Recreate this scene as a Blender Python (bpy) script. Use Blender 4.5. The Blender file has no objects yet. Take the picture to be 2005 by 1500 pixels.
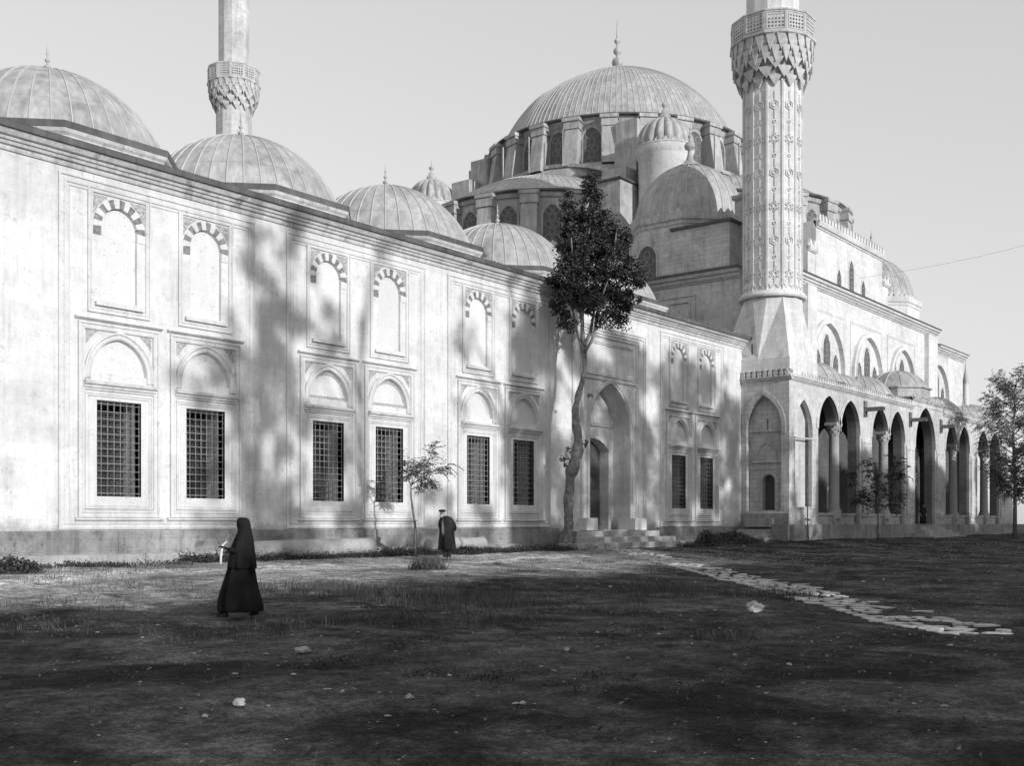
import bpy, bmesh, math, random
from mathutils import Vector, Matrix, noise
from mathutils.geometry import tessellate_polygon
C = bpy.context.scene
COL = C.collection
R = math.radians
PI = math.pi
random.seed(7)

# ------------------------------------------------------------------ camera, sky, sun, exposure
FW, FA, CAMD, EYE = .7844, .6202, 27.55, 1.12
cam = bpy.data.cameras.new('camera')
co = bpy.data.objects.new('camera', cam); COL.objects.link(co)
co.location = (0, -CAMD, EYE)
co.rotation_euler = (R(90), 0, -math.atan2(FW, FA))
cam.sensor_width = 36; cam.lens = 36 * 2150 / 2005
cam.shift_x = -9.5 / 2005; cam.shift_y = 274 / 2005
cam.clip_end = 3000; cam.clip_start = .1
C.camera = co
SUN = Vector((-.14, -.955, .262)).normalized()
el = math.asin(SUN.z); rot = math.atan2(SUN.x, SUN.y)
w = bpy.data.worlds.new('World'); C.world = w; w.use_nodes = True
nt = w.node_tree; nt.nodes.clear()
sky = nt.nodes.new('ShaderNodeTexSky'); sky.sky_type = 'NISHITA'; sky.sun_disc = False
sky.sun_elevation = el; sky.sun_rotation = rot; sky.altitude = 60; sky.dust_density = .5; sky.air_density = 1
bg = nt.nodes.new('ShaderNodeBackground'); ow = nt.nodes.new('ShaderNodeOutputWorld')
sep = nt.nodes.new('ShaderNodeSeparateColor'); nt.links.new(sky.outputs[0], sep.inputs[0])      # a blue-sensitive plate: the sky as its blue and a little green
def wm(op, a, b):
    x = nt.nodes.new('ShaderNodeMath'); x.operation = op
    for i, q in enumerate((a, b)):
        if isinstance(q, (int, float)): x.inputs[i].default_value = q
        else: nt.links.new(q, x.inputs[i])
    return x.outputs[0]
tone = wm('ADD', wm('MULTIPLY', sep.outputs[2], .75), wm('MULTIPLY', sep.outputs[1], .25))
tone = wm('MULTIPLY', wm('POWER', tone, .4), 2.08)
cc = nt.nodes.new('ShaderNodeCombineColor')
for i in range(3): nt.links.new(tone, cc.inputs[i])
nt.links.new(cc.outputs[0], bg.inputs[0]); nt.links.new(bg.outputs[0], ow.inputs[0])
bg.inputs[1].default_value = .15
sl = bpy.data.lights.new('sun', 'SUN'); sl.energy = 2.75; sl.angle = R(.5); sl.color = (1, 1, 1)
so = bpy.data.objects.new('sun', sl); COL.objects.link(so)
so.rotation_euler = SUN.to_track_quat('Z', 'Y').to_euler(); so.location = (0, -60, 40)
C.view_settings.view_transform = 'Standard'; C.view_settings.look = 'None'
C.view_settings.exposure = .45; C.view_settings.gamma = 1

# ------------------------------------------------------------------ materials (the photograph is black and white: all greys)
def newmat(name):
    m = bpy.data.materials.new(name); m.use_nodes = True
    n = m.node_tree; b = n.nodes['Principled BSDF']
    return m, n, b
def N(n, t, **k):
    x = n.nodes.new(t)
    for a, v in k.items(): setattr(x, a, v)
    return x
def math_(n, op, a, b=None, clamp=False):
    x = N(n, 'ShaderNodeMath', operation=op); x.use_clamp = clamp
    for i, v in enumerate((a, b)):
        if v is None: continue
        if isinstance(v, (int, float)): x.inputs[i].default_value = v
        else: n.links.new(v, x.inputs[i])
    return x.outputs[0]
def noise_(n, vec, scale, detail=6, rough=.6, dist=0):
    x = N(n, 'ShaderNodeTexNoise'); x.inputs['Scale'].default_value = scale
    x.inputs['Detail'].default_value = detail; x.inputs['Roughness'].default_value = rough
    x.inputs['Distortion'].default_value = dist
    if vec is not None: n.links.new(vec, x.inputs['Vector'])
    return x.outputs[0]
def ramp(n, v, a, b, lo=0., hi=1.):
    x = N(n, 'ShaderNodeMapRange'); x.clamp = True
    n.links.new(v, x.inputs[0]); x.inputs[1].default_value = a; x.inputs[2].default_value = b
    x.inputs[3].default_value = lo; x.inputs[4].default_value = hi
    return x.outputs[0]
def scaled(n, vec, s):
    x = N(n, 'ShaderNodeVectorMath', operation='MULTIPLY'); n.links.new(vec, x.inputs[0]); x.inputs[1].default_value = s
    return x.outputs[0]
def grey(n, v):
    x = N(n, 'ShaderNodeCombineColor')
    for i in range(3): n.links.new(v, x.inputs[i])
    return x.outputs[0]
def pos(n): return N(n, 'ShaderNodeNewGeometry').outputs['Position']
def objc(n): return N(n, 'ShaderNodeTexCoord').outputs['Object']
def bump(n, b, h, strength=.4, dist=.02):
    x = N(n, 'ShaderNodeBump'); x.inputs['Strength'].default_value = strength; x.inputs['Distance'].default_value = dist
    n.links.new(h, x.inputs['Height']); n.links.new(x.outputs[0], b.inputs['Normal'])

def stone(name, base, block=(1.0, .38), joint=.16, mottle=.18, streak=.2, grime=None, stains=.0, rough=.85, bstr=.5):
    m, n, b = newmat(name); p = pos(n)
    sp = N(n, 'ShaderNodeSeparateXYZ'); n.links.new(p, sp.inputs[0])
    u = math_(n, 'ADD', sp.outputs[0], sp.outputs[1])
    cv = N(n, 'ShaderNodeCombineXYZ'); n.links.new(u, cv.inputs[0]); n.links.new(sp.outputs[2], cv.inputs[1])
    br = N(n, 'ShaderNodeTexBrick'); n.links.new(cv.outputs[0], br.inputs['Vector'])
    br.inputs['Scale'].default_value = 1; br.inputs['Brick Width'].default_value = block[0]; br.inputs['Row Height'].default_value = block[1]
    br.inputs['Mortar Size'].default_value = .010; br.inputs['Mortar Smooth'].default_value = .6
    br.inputs['Color1'].default_value = (1, 1, 1, 1); br.inputs['Color2'].default_value = (.90, .90, .90, 1); br.inputs['Mortar'].default_value = (1 - joint * 2,) * 3 + (1,)
    brv = N(n, 'ShaderNodeRGBToBW'); n.links.new(br.outputs[0], brv.inputs[0])
    big = ramp(n, noise_(n, p, .45, 5, .6, .4), .3, .7, 1 - mottle, 1 + mottle * .4)
    mid = ramp(n, noise_(n, p, 3.2, 8, .68), .3, .72, 1 - mottle * .8, 1 + mottle * .35)
    fine = ramp(n, noise_(n, p, 22, 4, .7), .3, .7, .93, 1.05)
    stv = scaled(n, p, (3.2, 3.2, .22))
    st = ramp(n, noise_(n, stv, 1.1, 6, .65), .48, .78, 1, 1 - streak)
    v = math_(n, 'MULTIPLY', brv.outputs[0], big); v = math_(n, 'MULTIPLY', v, mid); v = math_(n, 'MULTIPLY', v, fine); v = math_(n, 'MULTIPLY', v, st)
    if grime:
        z0, z1, amt = grime
        gz = math_(n, 'ADD', sp.outputs[2], math_(n, 'MULTIPLY', noise_(n, p, 1.6, 7, .7), .9))
        g = ramp(n, gz, z0 + .45, z1 + .45, 1 - amt, 1)
        v = math_(n, 'MULTIPLY', v, g)
    if stains:
        s2 = ramp(n, noise_(n, scaled(n, p, (1, 1, .8)), 1.15, 9, .74, .6), .56, .68, 1, 1 - stains)
        v = math_(n, 'MULTIPLY', v, s2)
    pits = ramp(n, noise_(n, p, 13, 3, .5), .64, .70, 1, .72)
    cm = ramp(n, noise_(n, p, .9, 4, .6, .5), .46, .60, 0, 1)
    chips = ramp(n, noise_(n, scaled(n, p, (1, 1, .7)), 5.5, 12, .82), .54, .60, 0, 1)
    v = math_(n, 'MULTIPLY', v, math_(n, 'SUBTRACT', 1, math_(n, 'MULTIPLY', math_(n, 'MULTIPLY', cm, chips), mottle * 1.5)))
    run = ramp(n, noise_(n, scaled(n, p, (9, 9, .35)), 1.0, 5, .7), .52, .66, 0, 1)
    rm = ramp(n, noise_(n, p, .7, 3, .6), .48, .62, 0, 1)
    v = math_(n, 'MULTIPLY', v, math_(n, 'SUBTRACT', 1, math_(n, 'MULTIPLY', math_(n, 'MULTIPLY', run, rm), streak * .9)))
    v = math_(n, 'MULTIPLY', v, pits)
    v = math_(n, 'MULTIPLY', v, base)
    n.links.new(grey(n, v), b.inputs['Base Color'])
    b.inputs['Roughness'].default_value = rough; b.inputs['Specular IOR Level'].default_value = .2
    h = math_(n, 'ADD', brv.outputs[0], math_(n, 'MULTIPLY', noise_(n, p, 9, 8, .7), .8))
    bump(n, b, h, bstr, .02)
    return m
def simple(name, base, rough=.8, nscale=4, amp=.2, metal=0, usepos=True, spec=.25, bstr=.3):
    m, n, b = newmat(name); p = pos(n) if usepos else objc(n)
    v = ramp(n, noise_(n, p, nscale, 7, .65), .3, .7, base * (1 - amp), base * (1 + amp))
    n.links.new(grey(n, v), b.inputs['Base Color'])
    b.inputs['Roughness'].default_value = rough; b.inputs['Metallic'].default_value = metal; b.inputs['Specular IOR Level'].default_value = spec
    if bstr: bump(n, b, noise_(n, p, nscale * 3, 6, .6), bstr, .01)
    return m
def lead(name, base, spec=.4):
    m, n, b = newmat(name); p = pos(n)
    sp = N(n, 'ShaderNodeSeparateXYZ'); n.links.new(p, sp.inputs[0])
    a = ramp(n, noise_(n, p, .7, 8, .7, .5), .34, .66, .66, 1.16)
    s = ramp(n, noise_(n, scaled(n, p, (2.6, 2.6, .35)), 1.3, 6, .7), .38, .68, 1.12, .68)
    fr = ramp(n, math_(n, 'FRACT', math_(n, 'MULTIPLY', sp.outputs[2], .8)), .0, .035, .72, 1)
    v = math_(n, 'MULTIPLY', a, s); v = math_(n, 'MULTIPLY', v, fr); v = math_(n, 'MULTIPLY', v, base)
    n.links.new(grey(n, v), b.inputs['Base Color'])
    b.inputs['Roughness'].default_value = .55; b.inputs['Specular IOR Level'].default_value = spec
    bump(n, b, noise_(n, p, 3, 6, .6), .35, .03)
    return m
M = {}
M['wall'] = stone('courtyard_stone', .77, (1.15, .40), .06, .20, .24, (.80, 1.15, .45), .10)
M['mould'] = stone('moulding_stone', .72, (1.15, 3.1), .03, .16, .26, None, .0)
M['cornice'] = stone('weathered_cornice_stone', .68, (1.3, 3.3), .06, .26, .4, None, .52)
M['plaster'] = stone('niche_plaster', .70, (4, 4), .0, .06, .08, None, .0, .9, .2)
M['jamb'] = stone('marble_jamb', .70, (3, 2.7), .03, .08, .2)
M['plinth'] = stone('grimy_plinth_stone', .36, (1.2, .34), .12, .38, .45, None, .55)
M['step'] = stone('step_stone', .44, (9, 9), .0, .26, .35, None, .35)
M['old'] = stone('old_soot_stone', .64, (.62, .25), .22, .26, .36, None, .34)
M['jamb_shade'] = stone('shade_dark_inner_stone', .26, (.7, .3), .2, .26, .3, None, .3)  # darker copy of the facade stone, shade of the arch jambs painted in
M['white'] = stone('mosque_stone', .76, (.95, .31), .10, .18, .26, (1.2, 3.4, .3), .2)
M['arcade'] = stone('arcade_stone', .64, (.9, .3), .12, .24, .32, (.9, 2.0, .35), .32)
M['shade'] = stone('gallery_back_stone', .14, (.9, .34), .2, .25, .2, None, .2)  # gallery interior stone, its shade put into a much darker grey
M['dark'] = simple('dark_voussoir_stone', .20, .8, 7, .55)
M['mosaic'] = simple('spandrel_tile', .36, .6, 22, .75)
M['lead'] = lead('lead_roof', .42)
M['seam'] = simple('lead_seam', .46, .5, 3, .15)
M['leadd'] = lead('dark_lead_edge', .12, .2)
M['leado'] = lead('old_dark_lead', .42)
M['iron'] = simple('iron_bar', .20, .7, 12, .3)
M['room'] = simple('dark_infill', .05, .8, 3, .5)
M['pane'] = simple('roundel_glass', .12, .7, 5, .3, spec=.2)
M['ring'] = simple('plaster_roundel', .26, .8, 6, .2)
M['wood'] = simple('old_wood', .08, .7, 7, .3)
M['beam'] = simple('weathered_beam', .16, .8, 7, .3)
M['column'] = stone('granite_column', .42, (8, 8), 0, .12, .2, None, .0)
M['bark'] = simple('bark', .20, .9, 7, .6, bstr=1)
M['cloth_black'] = simple('black_cloth', .018, .95, 5, .3, usepos=False, spec=.05)
M['coat'] = simple('dark_coat', .030, .9, 9, .25, usepos=False, spec=.1)
M['vest'] = simple('grey_waistcoat', .30, .9, 30, .3, usepos=False)
M['skin'] = simple('skin', .34, .6, 9, .1, usepos=False)
M['beard'] = simple('white_beard', .62, .9, 40, .2, usepos=False)
M['shoe'] = simple('shoe', .03, .6, 9, .2, usepos=False)
M['whitewood'] = simple('white_wood', .6, .8, 9, .2)
M['rock'] = simple('pale_stone', .36, .9, 3, .3, usepos=False, bstr=.8)
M['flag'] = simple('flagstone', .42, .85, 2.5, .35, bstr=.6)

def leafmat(name, base, var=.5):
    m, n, b = newmat(name)
    o = N(n, 'ShaderNodeNewGeometry')
    v = ramp(n, o.outputs['Random Per Island'], 0, 1, base * (1 - var), base * (1 + var))
    n.links.new(grey(n, v), b.inputs['Base Color']); b.inputs['Roughness'].default_value = .6; b.inputs['Specular IOR Level'].default_value = .3
    return m
M['leaf'] = leafmat('poplar_leaf', .042, .75)
M['leaf2'] = leafmat('sapling_leaf', .13)
M['litter'] = leafmat('leaf_litter', .11, .9)
M['leaf3'] = leafmat('bush_leaf', .045)
M['grass'] = leafmat('dry_grass', .075, .6)
M['weed'] = leafmat('dark_weed', .04, .5)

def groundmat():
    m, n, b = newmat('dry_earth'); p = pos(n)
    a = ramp(n, noise_(n, p, .22, 6, .6, .6), .38, .62, .75, 1.15)
    d = ramp(n, noise_(n, scaled(n, p, (1, 1, 1)), 1.4, 8, .7), .35, .68, .7, 1.2)
    f = math_(n, 'MULTIPLY', ramp(n, noise_(n, p, 14, 6, .75), .35, .7, .45, 1.5), ramp(n, noise_(n, p, 4, 8, .75), .35, .68, .6, 1.35))
    vo = N(n, 'ShaderNodeTexVoronoi'); vo.inputs['Scale'].default_value = 26; n.links.new(p, vo.inputs['Vector'])
    peb = ramp(n, vo.outputs['Distance'], .10, .16, 2.1, 1)
    pk = ramp(n, noise_(n, p, 1.1, 4, .6), .52, .6, 0, 1)
    pe = math_(n, 'ADD', 1, math_(n, 'MULTIPLY', math_(n, 'SUBTRACT', peb, 1), pk))
    # worn gravelly strip along the wall, sunlight painted into its grey; elsewhere dark soil
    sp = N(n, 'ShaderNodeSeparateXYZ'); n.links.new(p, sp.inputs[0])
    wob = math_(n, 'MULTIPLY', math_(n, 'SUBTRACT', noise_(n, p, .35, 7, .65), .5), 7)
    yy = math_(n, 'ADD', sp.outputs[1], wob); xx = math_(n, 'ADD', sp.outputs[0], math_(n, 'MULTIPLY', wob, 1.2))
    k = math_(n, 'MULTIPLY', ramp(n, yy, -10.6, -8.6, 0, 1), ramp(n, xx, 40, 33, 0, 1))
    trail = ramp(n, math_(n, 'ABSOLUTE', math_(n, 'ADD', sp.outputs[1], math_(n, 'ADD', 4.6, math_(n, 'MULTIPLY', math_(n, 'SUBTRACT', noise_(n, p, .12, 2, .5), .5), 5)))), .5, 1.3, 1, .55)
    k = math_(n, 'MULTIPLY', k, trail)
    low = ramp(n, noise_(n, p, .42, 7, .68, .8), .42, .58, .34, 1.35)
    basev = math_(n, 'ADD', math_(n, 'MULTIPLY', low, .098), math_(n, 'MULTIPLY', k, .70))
    v = math_(n, 'MULTIPLY', a, d); v = math_(n, 'MULTIPLY', v, f); v = math_(n, 'MULTIPLY', v, pe); v = math_(n, 'MULTIPLY', v, basev)
    v = math_(n, 'MULTIPLY', v, ramp(n, noise_(n, p, 38, 4, .8), .36, .66, .45, 1.6))
    v = math_(n, 'MULTIPLY', v, ramp(n, noise_(n, p, 2.1, 5, .7), .40, .62, .62, 1.28))
    n.links.new(grey(n, v), b.inputs['Base Color']); b.inputs['Roughness'].default_value = .95; b.inputs['Specular IOR Level'].default_value = .1
    h = math_(n, 'ADD', noise_(n, p, 7, 10, .75), math_(n, 'MULTIPLY', vo.outputs['Distance'], -.5))
    bump(n, b, h, 1, .06)
    return m
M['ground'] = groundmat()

# ------------------------------------------------------------------ mesh helpers
class MB:
    def __init__(s): s.v = []; s.f = []; s.sm = []; s.mi = []; s.cur = 0
    def add(s, vs, fs, smooth=False):
        o = len(s.v); s.v += [tuple(v) for v in vs]
        s.f += [tuple(i + o for i in f) for f in fs]; s.sm += [smooth] * len(fs); s.mi += [s.cur] * len(fs)
        return s
    def box(s, x0, x1, y0, y1, z0, z1):
        v = [(x, y, z) for z in (z0, z1) for y in (y0, y1) for x in (x0, x1)]
        return s.add(v, [(0, 2, 3, 1), (4, 5, 7, 6), (0, 1, 5, 4), (2, 6, 7, 3), (0, 4, 6, 2), (1, 3, 7, 5)])
    def lathe(s, c, prof, n=32, a0=0, a1=2 * PI, smooth=True, phase=0, rib=None):
        # prof: (r, z) bottom to top
        full = abs(a1 - a0 - 2 * PI) < 1e-6; m = n if full else n + 1
        vs = []
        for r, z in prof:
            for i in range(m):
                a = a0 + (a1 - a0) * i / n + phase
                rr = r * (rib(a) if rib else 1)
                vs.append((c[0] + rr * math.cos(a), c[1] + rr * math.sin(a), c[2] + z))
        fs = []
        for k in range(len(prof) - 1):
            for i in range(n):
                j = (i + 1) % m
                fs.append((k * m + i, k * m + j, (k + 1) * m + j, (k + 1) * m + i))
        s.add(vs, fs, smooth)
        if full:
            if prof[0][0] > .001: s.add([vs[i] for i in range(m)], [tuple(range(m))])
            if prof[-1][0] > .001: s.add([vs[(len(prof) - 1) * m + i] for i in range(m)], [tuple(range(m))])
        return s
    def tube(s, pts, rad, n=8, smooth=True, cap=True):
        pts = [Vector(p) for p in pts]
        if isinstance(rad, (int, float)): rad = [rad] * len(pts)
        vs = []; up = None
        for i, p in enumerate(pts):
            d = (pts[min(i + 1, len(pts) - 1)] - pts[max(i - 1, 0)]).normalized()
            if up is None: up = d.orthogonal().normalized()
            else:
                up = (up - d * up.dot(d)).normalized()
            b = d.cross(up)
            for k in range(n):
                a = 2 * PI * k / n
                vs.append(p + (up * math.cos(a) + b * math.sin(a)) * rad[i])
        fs = [(i * n + k, i * n + (k + 1) % n, (i + 1) * n + (k + 1) % n, (i + 1) * n + k) for i in range(len(pts) - 1) for k in range(n)]
        if cap: fs += [tuple(range(n - 1, -1, -1)), tuple(range((len(pts) - 1) * n, len(pts) * n))]
        return s.add(vs, fs, smooth)
    def build(s, name, mat, parent=None):
        me = bpy.data.meshes.new(name); me.from_pydata(s.v, [], s.f); me.update()
        me.polygons.foreach_set('use_smooth', s.sm)
        o = bpy.data.objects.new(name, me); COL.objects.link(o)
        for q in (mat if isinstance(mat, (list, tuple)) else [mat]): me.materials.append(q)
        if any(s.mi): me.polygons.foreach_set('material_index', s.mi)
        if parent is not None:
            o.parent = parent
            top = parent
            loc = Vector((0, 0, 0))
            while top is not None: loc += Vector(top.location); top = top.parent
            o.location = -loc
        return o

class Fr:
    """wall frame: u to the right, v up, w out of the wall"""
    def __init__(s, o, u, w): s.o = Vector(o); s.u = Vector(u); s.w = Vector(w)
    def p(s, u, v, w=0): return s.o + s.u * u + Vector((0, 0, v)) + s.w * w
FY = lambda y: Fr((0, y, 0), (1, 0, 0), (0, -1, 0))         # wall facing the camera side, u = world x
FX = lambda x: Fr((x, 0, 0), (0, -1, 0), (-1, 0, 0))        # wall facing -x, u = -world y

def slab(mb, F, outline, holes, t, w=0, back=True):
    loops = [outline] + holes
    tri = tessellate_polygon([[Vector((a, b, 0)) for a, b in l] for l in loops])
    flat = [q for l in loops for q in l]; n = len(flat)
    vs = [F.p(a, b, w) for a, b in flat] + [F.p(a, b, w - t) for a, b in flat]
    fs = [tuple(x) for x in tri]
    if back: fs += [tuple(i + n for i in x) for x in tri]
    o = 0
    for l in loops:
        for i in range(len(l)):
            j = (i + 1) % len(l); fs.append((o + i, o + j, n + o + j, n + o + i))
        o += len(l)
    mb.add(vs, fs)
def rect(u0, u1, v0, v1): return [(u0, v0), (u1, v0), (u1, v1), (u0, v1)]
def arch(cu, h, v0, vs, va, n=10):
    """pointed arch outline: jambs from v0 up, springing at vs, apex va"""
    H = va - vs; k = 1.0
    if H < h * 1.06: k = H / (h * 1.06); H = h * 1.06
    Rr = (h * h + H * H) / (2 * h); cx = -h + Rr
    aa = math.atan2(H, -cx)
    L = []
    for i in range(n + 1):
        a = PI + (aa - PI) * i / n
        L.append((cx + Rr * math.cos(a), vs + k * Rr * math.sin(a)))
    L[-1] = (0, va)
    right = [(-x, y) for x, y in reversed(L[:-1])]
    pts = ([(-h, v0)] if v0 < vs - 1e-6 else []) + L + right + ([(h, v0)] if v0 < vs - 1e-6 else [])
    return [(cu + x, y) for x, y in pts]
def segarch(cu, h, v0, vs, va, n=10):
    H = va - vs; Rr = (h * h + H * H) / (2 * H); L = []
    a0 = math.asin(h / Rr)
    for i in range(n + 1):
        a = -a0 + 2 * a0 * i / n
        L.append((cu + Rr * math.sin(a), va - Rr + Rr * math.cos(a)))
    return [(cu - h, v0)] + L + [(cu + h, v0)]
def sweep(mb, F, path, prof, closed=False, w=0):
    """sweep a profile [(inset, out)] along a 2D path in the wall, mitred; inset is to the left of travel"""
    n = len(path); rows = []
    for i in range(n):
        p = Vector(path[i])
        a = Vector(path[i - 1]) if (i > 0 or closed) else None
        b = Vector(path[(i + 1) % n]) if (i < n - 1 or closed) else None
        d1 = (p - a).normalized() if a is not None else (b - p).normalized()
        d2 = (b - p).normalized() if b is not None else d1
        n1 = Vector((-d1.y, d1.x)); n2 = Vector((-d2.y, d2.x))
        m = n1 + n2
        m = m / max(m.dot(n1), .35) if m.length > 1e-6 else n1
        rows.append([F.p(p.x + m.x * q, p.y + m.y * q, w + o) for q, o in prof])
    k = len(prof); vs = [v for r in rows for v in r]; fs = []
    for i in range(n if closed else n - 1):
        j = (i + 1) % n
        for c in range(k - 1): fs.append((i * k + c, j * k + c, j * k + c + 1, i * k + c + 1))
    if not closed: fs += [tuple(range(k)), tuple(range((n - 1) * k, n * k))]
    mb.add(vs, fs)
def fbox(mb, F, u0, u1, v0, v1, w0, w1):
    vs = [F.p(a, b, c) for c in (w0, w1) for b in (v0, v1) for a in (u0, u1)]
    mb.add(vs, [(0, 2, 3, 1), (4, 5, 7, 6), (0, 1, 5, 4), (2, 6, 7, 3), (0, 4, 6, 2), (1, 3, 7, 5)])
def prismF(mb, F, poly, w0, w1):
    n = len(poly); vs = [F.p(a, b, w1) for a, b in poly] + [F.p(a, b, w0) for a, b in poly]
    mb.add(vs, [tuple(range(n)), tuple(range(2 * n - 1, n - 1, -1))] + [(i, (i + 1) % n, n + (i + 1) % n, n + i) for i in range(n)])
MOULD = [(0, 0), (0, .075), (.05, .075), (.06, .035), (.11, .035), (.13, .06), (.18, .06), (.20, .002)]
MOULD2 = [(0, 0), (0, .05), (.04, .05), (.05, .02), (.09, .035), (.12, .002)]

def thing(name, label, cat, loc=(0, 0, 0), group=None):
    o = bpy.data.objects.new(name, None); COL.objects.link(o); o.location = loc; o.empty_display_size = .5
    o['label'] = label; o['category'] = cat
    if group: o['group'] = group
    return o
def tag(o, label=None, cat=None, group=None, kind=None):
    for k, v in (('label', label), ('category', cat), ('group', group), ('kind', kind)):
        if v: o[k] = v
    return o

def cap_profile(r, h, n=14, a_end=None):
    if h > r * .97: return [(r * math.cos(PI / 2 * i / n), h * math.sin(PI / 2 * i / n)) for i in range(n)] + [(0, h)]
    Rr = (r * r + h * h) / (2 * h); a0 = math.asin(min(1, r / Rr)); zc = h - Rr
    return [(Rr * math.sin(a0 * (1 - i / n)), zc + Rr * math.cos(a0 * (1 - i / n))) for i in range(n + 1)]
def seams(mb, c, prof, count, wd=.035, ht=.04, a0=0, a1=2 * PI, skip=0):
    full = abs(a1 - a0 - 2 * PI) < 1e-6
    pr = prof[:len(prof) - skip] if skip else prof
    for i in range(count if full else count + 1):
        a = a0 + (a1 - a0) * i / count
        ca, sa = math.cos(a), math.sin(a); vs = []
        for k, (r, z) in enumerate(pr):
            q = pr[min(k + 1, len(pr) - 1)]; q0 = pr[max(k - 1, 0)]
            tr, tz = q[0] - q0[0], q[1] - q0[1]; L = math.hypot(tr, tz) or 1
            nr, nz = tz / L, -tr / L
            ww = min(wd, max(.004, r * PI / count * .5))
            for s_, o_ in ((-1, -.01), (-.6, ht), (.6, ht), (1, -.01)):
                rr = r + nr * o_; zz = z + nz * o_
                vs.append((c[0] + rr * ca - s_ * ww * sa, c[1] + rr * sa + s_ * ww * ca, c[2] + zz))
        fs = [(k * 4 + j, k * 4 + j + 1, k * 4 + j + 5, k * 4 + j + 4) for k in range(len(pr) - 1) for j in range(3)]
        mb.add(vs, fs)
def finial_prof(s=1.):
    return [(r * s, z * s) for r, z in ((.42, -.25), (.22, -.02), (.10, .18), (.07, .32), (.17, .40), (.19, .50), (.06, .58), (.05, .72), (.12, .78), (.13, .86), (.045, .94), (.035, 1.10), (.085, 1.18), (.05, 1.30), (.012, 1.75), (0, 1.8))]
def dome(parent, c, r, h, nseam, finial=1., mat='lead', seg=64, name='dome', wd=.035, segs=14, rings=None):
    prof = cap_profile(r, h, segs)
    mb = MB(); mb.lathe(c, prof, seg)
    d = mb.build(name, M[mat], parent)
    sm = MB(); seams(sm, c, prof, nseam, wd, .035, skip=1)
    for rz in (rings or []):
        k = min(range(len(prof)), key=lambda i: abs(prof[i][1] - h * rz)); rr, zz = prof[k]
        sm.lathe(c, [(rr + .01, zz - .05), (rr + .045, zz - .03), (rr + .03, zz + .03), (rr - .05, zz + .05)], seg)
    sm.build('lead_seam', M['seam'], d)
    if finial:
        f = MB(); f.lathe((c[0], c[1], c[2] + h), finial_prof(finial), 12); f.build('finial', M['leado'], d)
    return d
def crest(mb, F, u0, u1, v0, w0, pitch=.30, h=.42, wd=.2, t=.12):
    """row of little palmette teeth along a cornice"""
    n = max(1, int(abs(u1 - u0) / pitch)); st = (u1 - u0) / n
    for i in range(n):
        c = u0 + st * (i + .5)
        poly = [(c - wd * .28, v0), (c - wd * .5, v0 + h * .3), (c - wd * .42, v0 + h * .58), (c, v0 + h), (c + wd * .42, v0 + h * .58), (c + wd * .5, v0 + h * .3), (c + wd * .28, v0)]
        prismF(mb, F, poly, w0 - t, w0)

# ------------------------------------------------------------------ ground
def sst(t): t = max(0, min(1, t)); return t * t * (3 - 2 * t)
def gz(x, y):
    a = max(0, min(1, (-2.2 - y) / 11.5))
    z = -.43 * a
    z += .24 * sst((x - 47) / 11) * sst((y + 12) / 9)
    z += .10 * (noise.noise(Vector((x * .16, y * .16, 3)))) * sst((-y - 1) / 3)
    z += .035 * noise.noise(Vector((x * .9, y * .9, 8)))
    return z
def grid_ground():
    xs = []; x = -40.
    while x < 150: xs.append(x); x += .22 if 2 < x < 60 else (.8 if -12 < x < 100 else 5)
    ys = []; y = -95.
    while y < 60: ys.append(y); y += .20 if -27.5 < y < .4 else (5 if y < -34 or y > 3 else .8)
    vs = [(a, b, gz(a, b) + (.02 * noise.noise(Vector((a * 3.1, b * 3.1, 0))) + .012 * noise.noise(Vector((a * 7, b * 7, 5))) if b > -30 else 0)) for b in ys for a in xs]
    n = len(xs)
    fs = [(j * n + i, j * n + i + 1, (j + 1) * n + i + 1, (j + 1) * n + i) for j in range(len(ys) - 1) for i in range(n - 1)]
    # skirt out to the horizon
    k = len(vs); E = 1500
    vs += [(-40, -95, -.4), (xs[-1], -95, -.4), (xs[-1], ys[-1], -.4), (-40, ys[-1], -.4), (-E, -E, -.6), (E, -E, -.6), (E, E, -.6), (-E, E, -.6)]
    fs += [(k, k + 4, k + 5, k + 1), (k + 1, k + 5, k + 6, k + 2), (k + 2, k + 6, k + 7, k + 3), (k + 3, k + 7, k + 4, k)]
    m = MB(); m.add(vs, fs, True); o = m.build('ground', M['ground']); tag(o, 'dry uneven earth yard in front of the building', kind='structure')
grid_ground()

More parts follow.
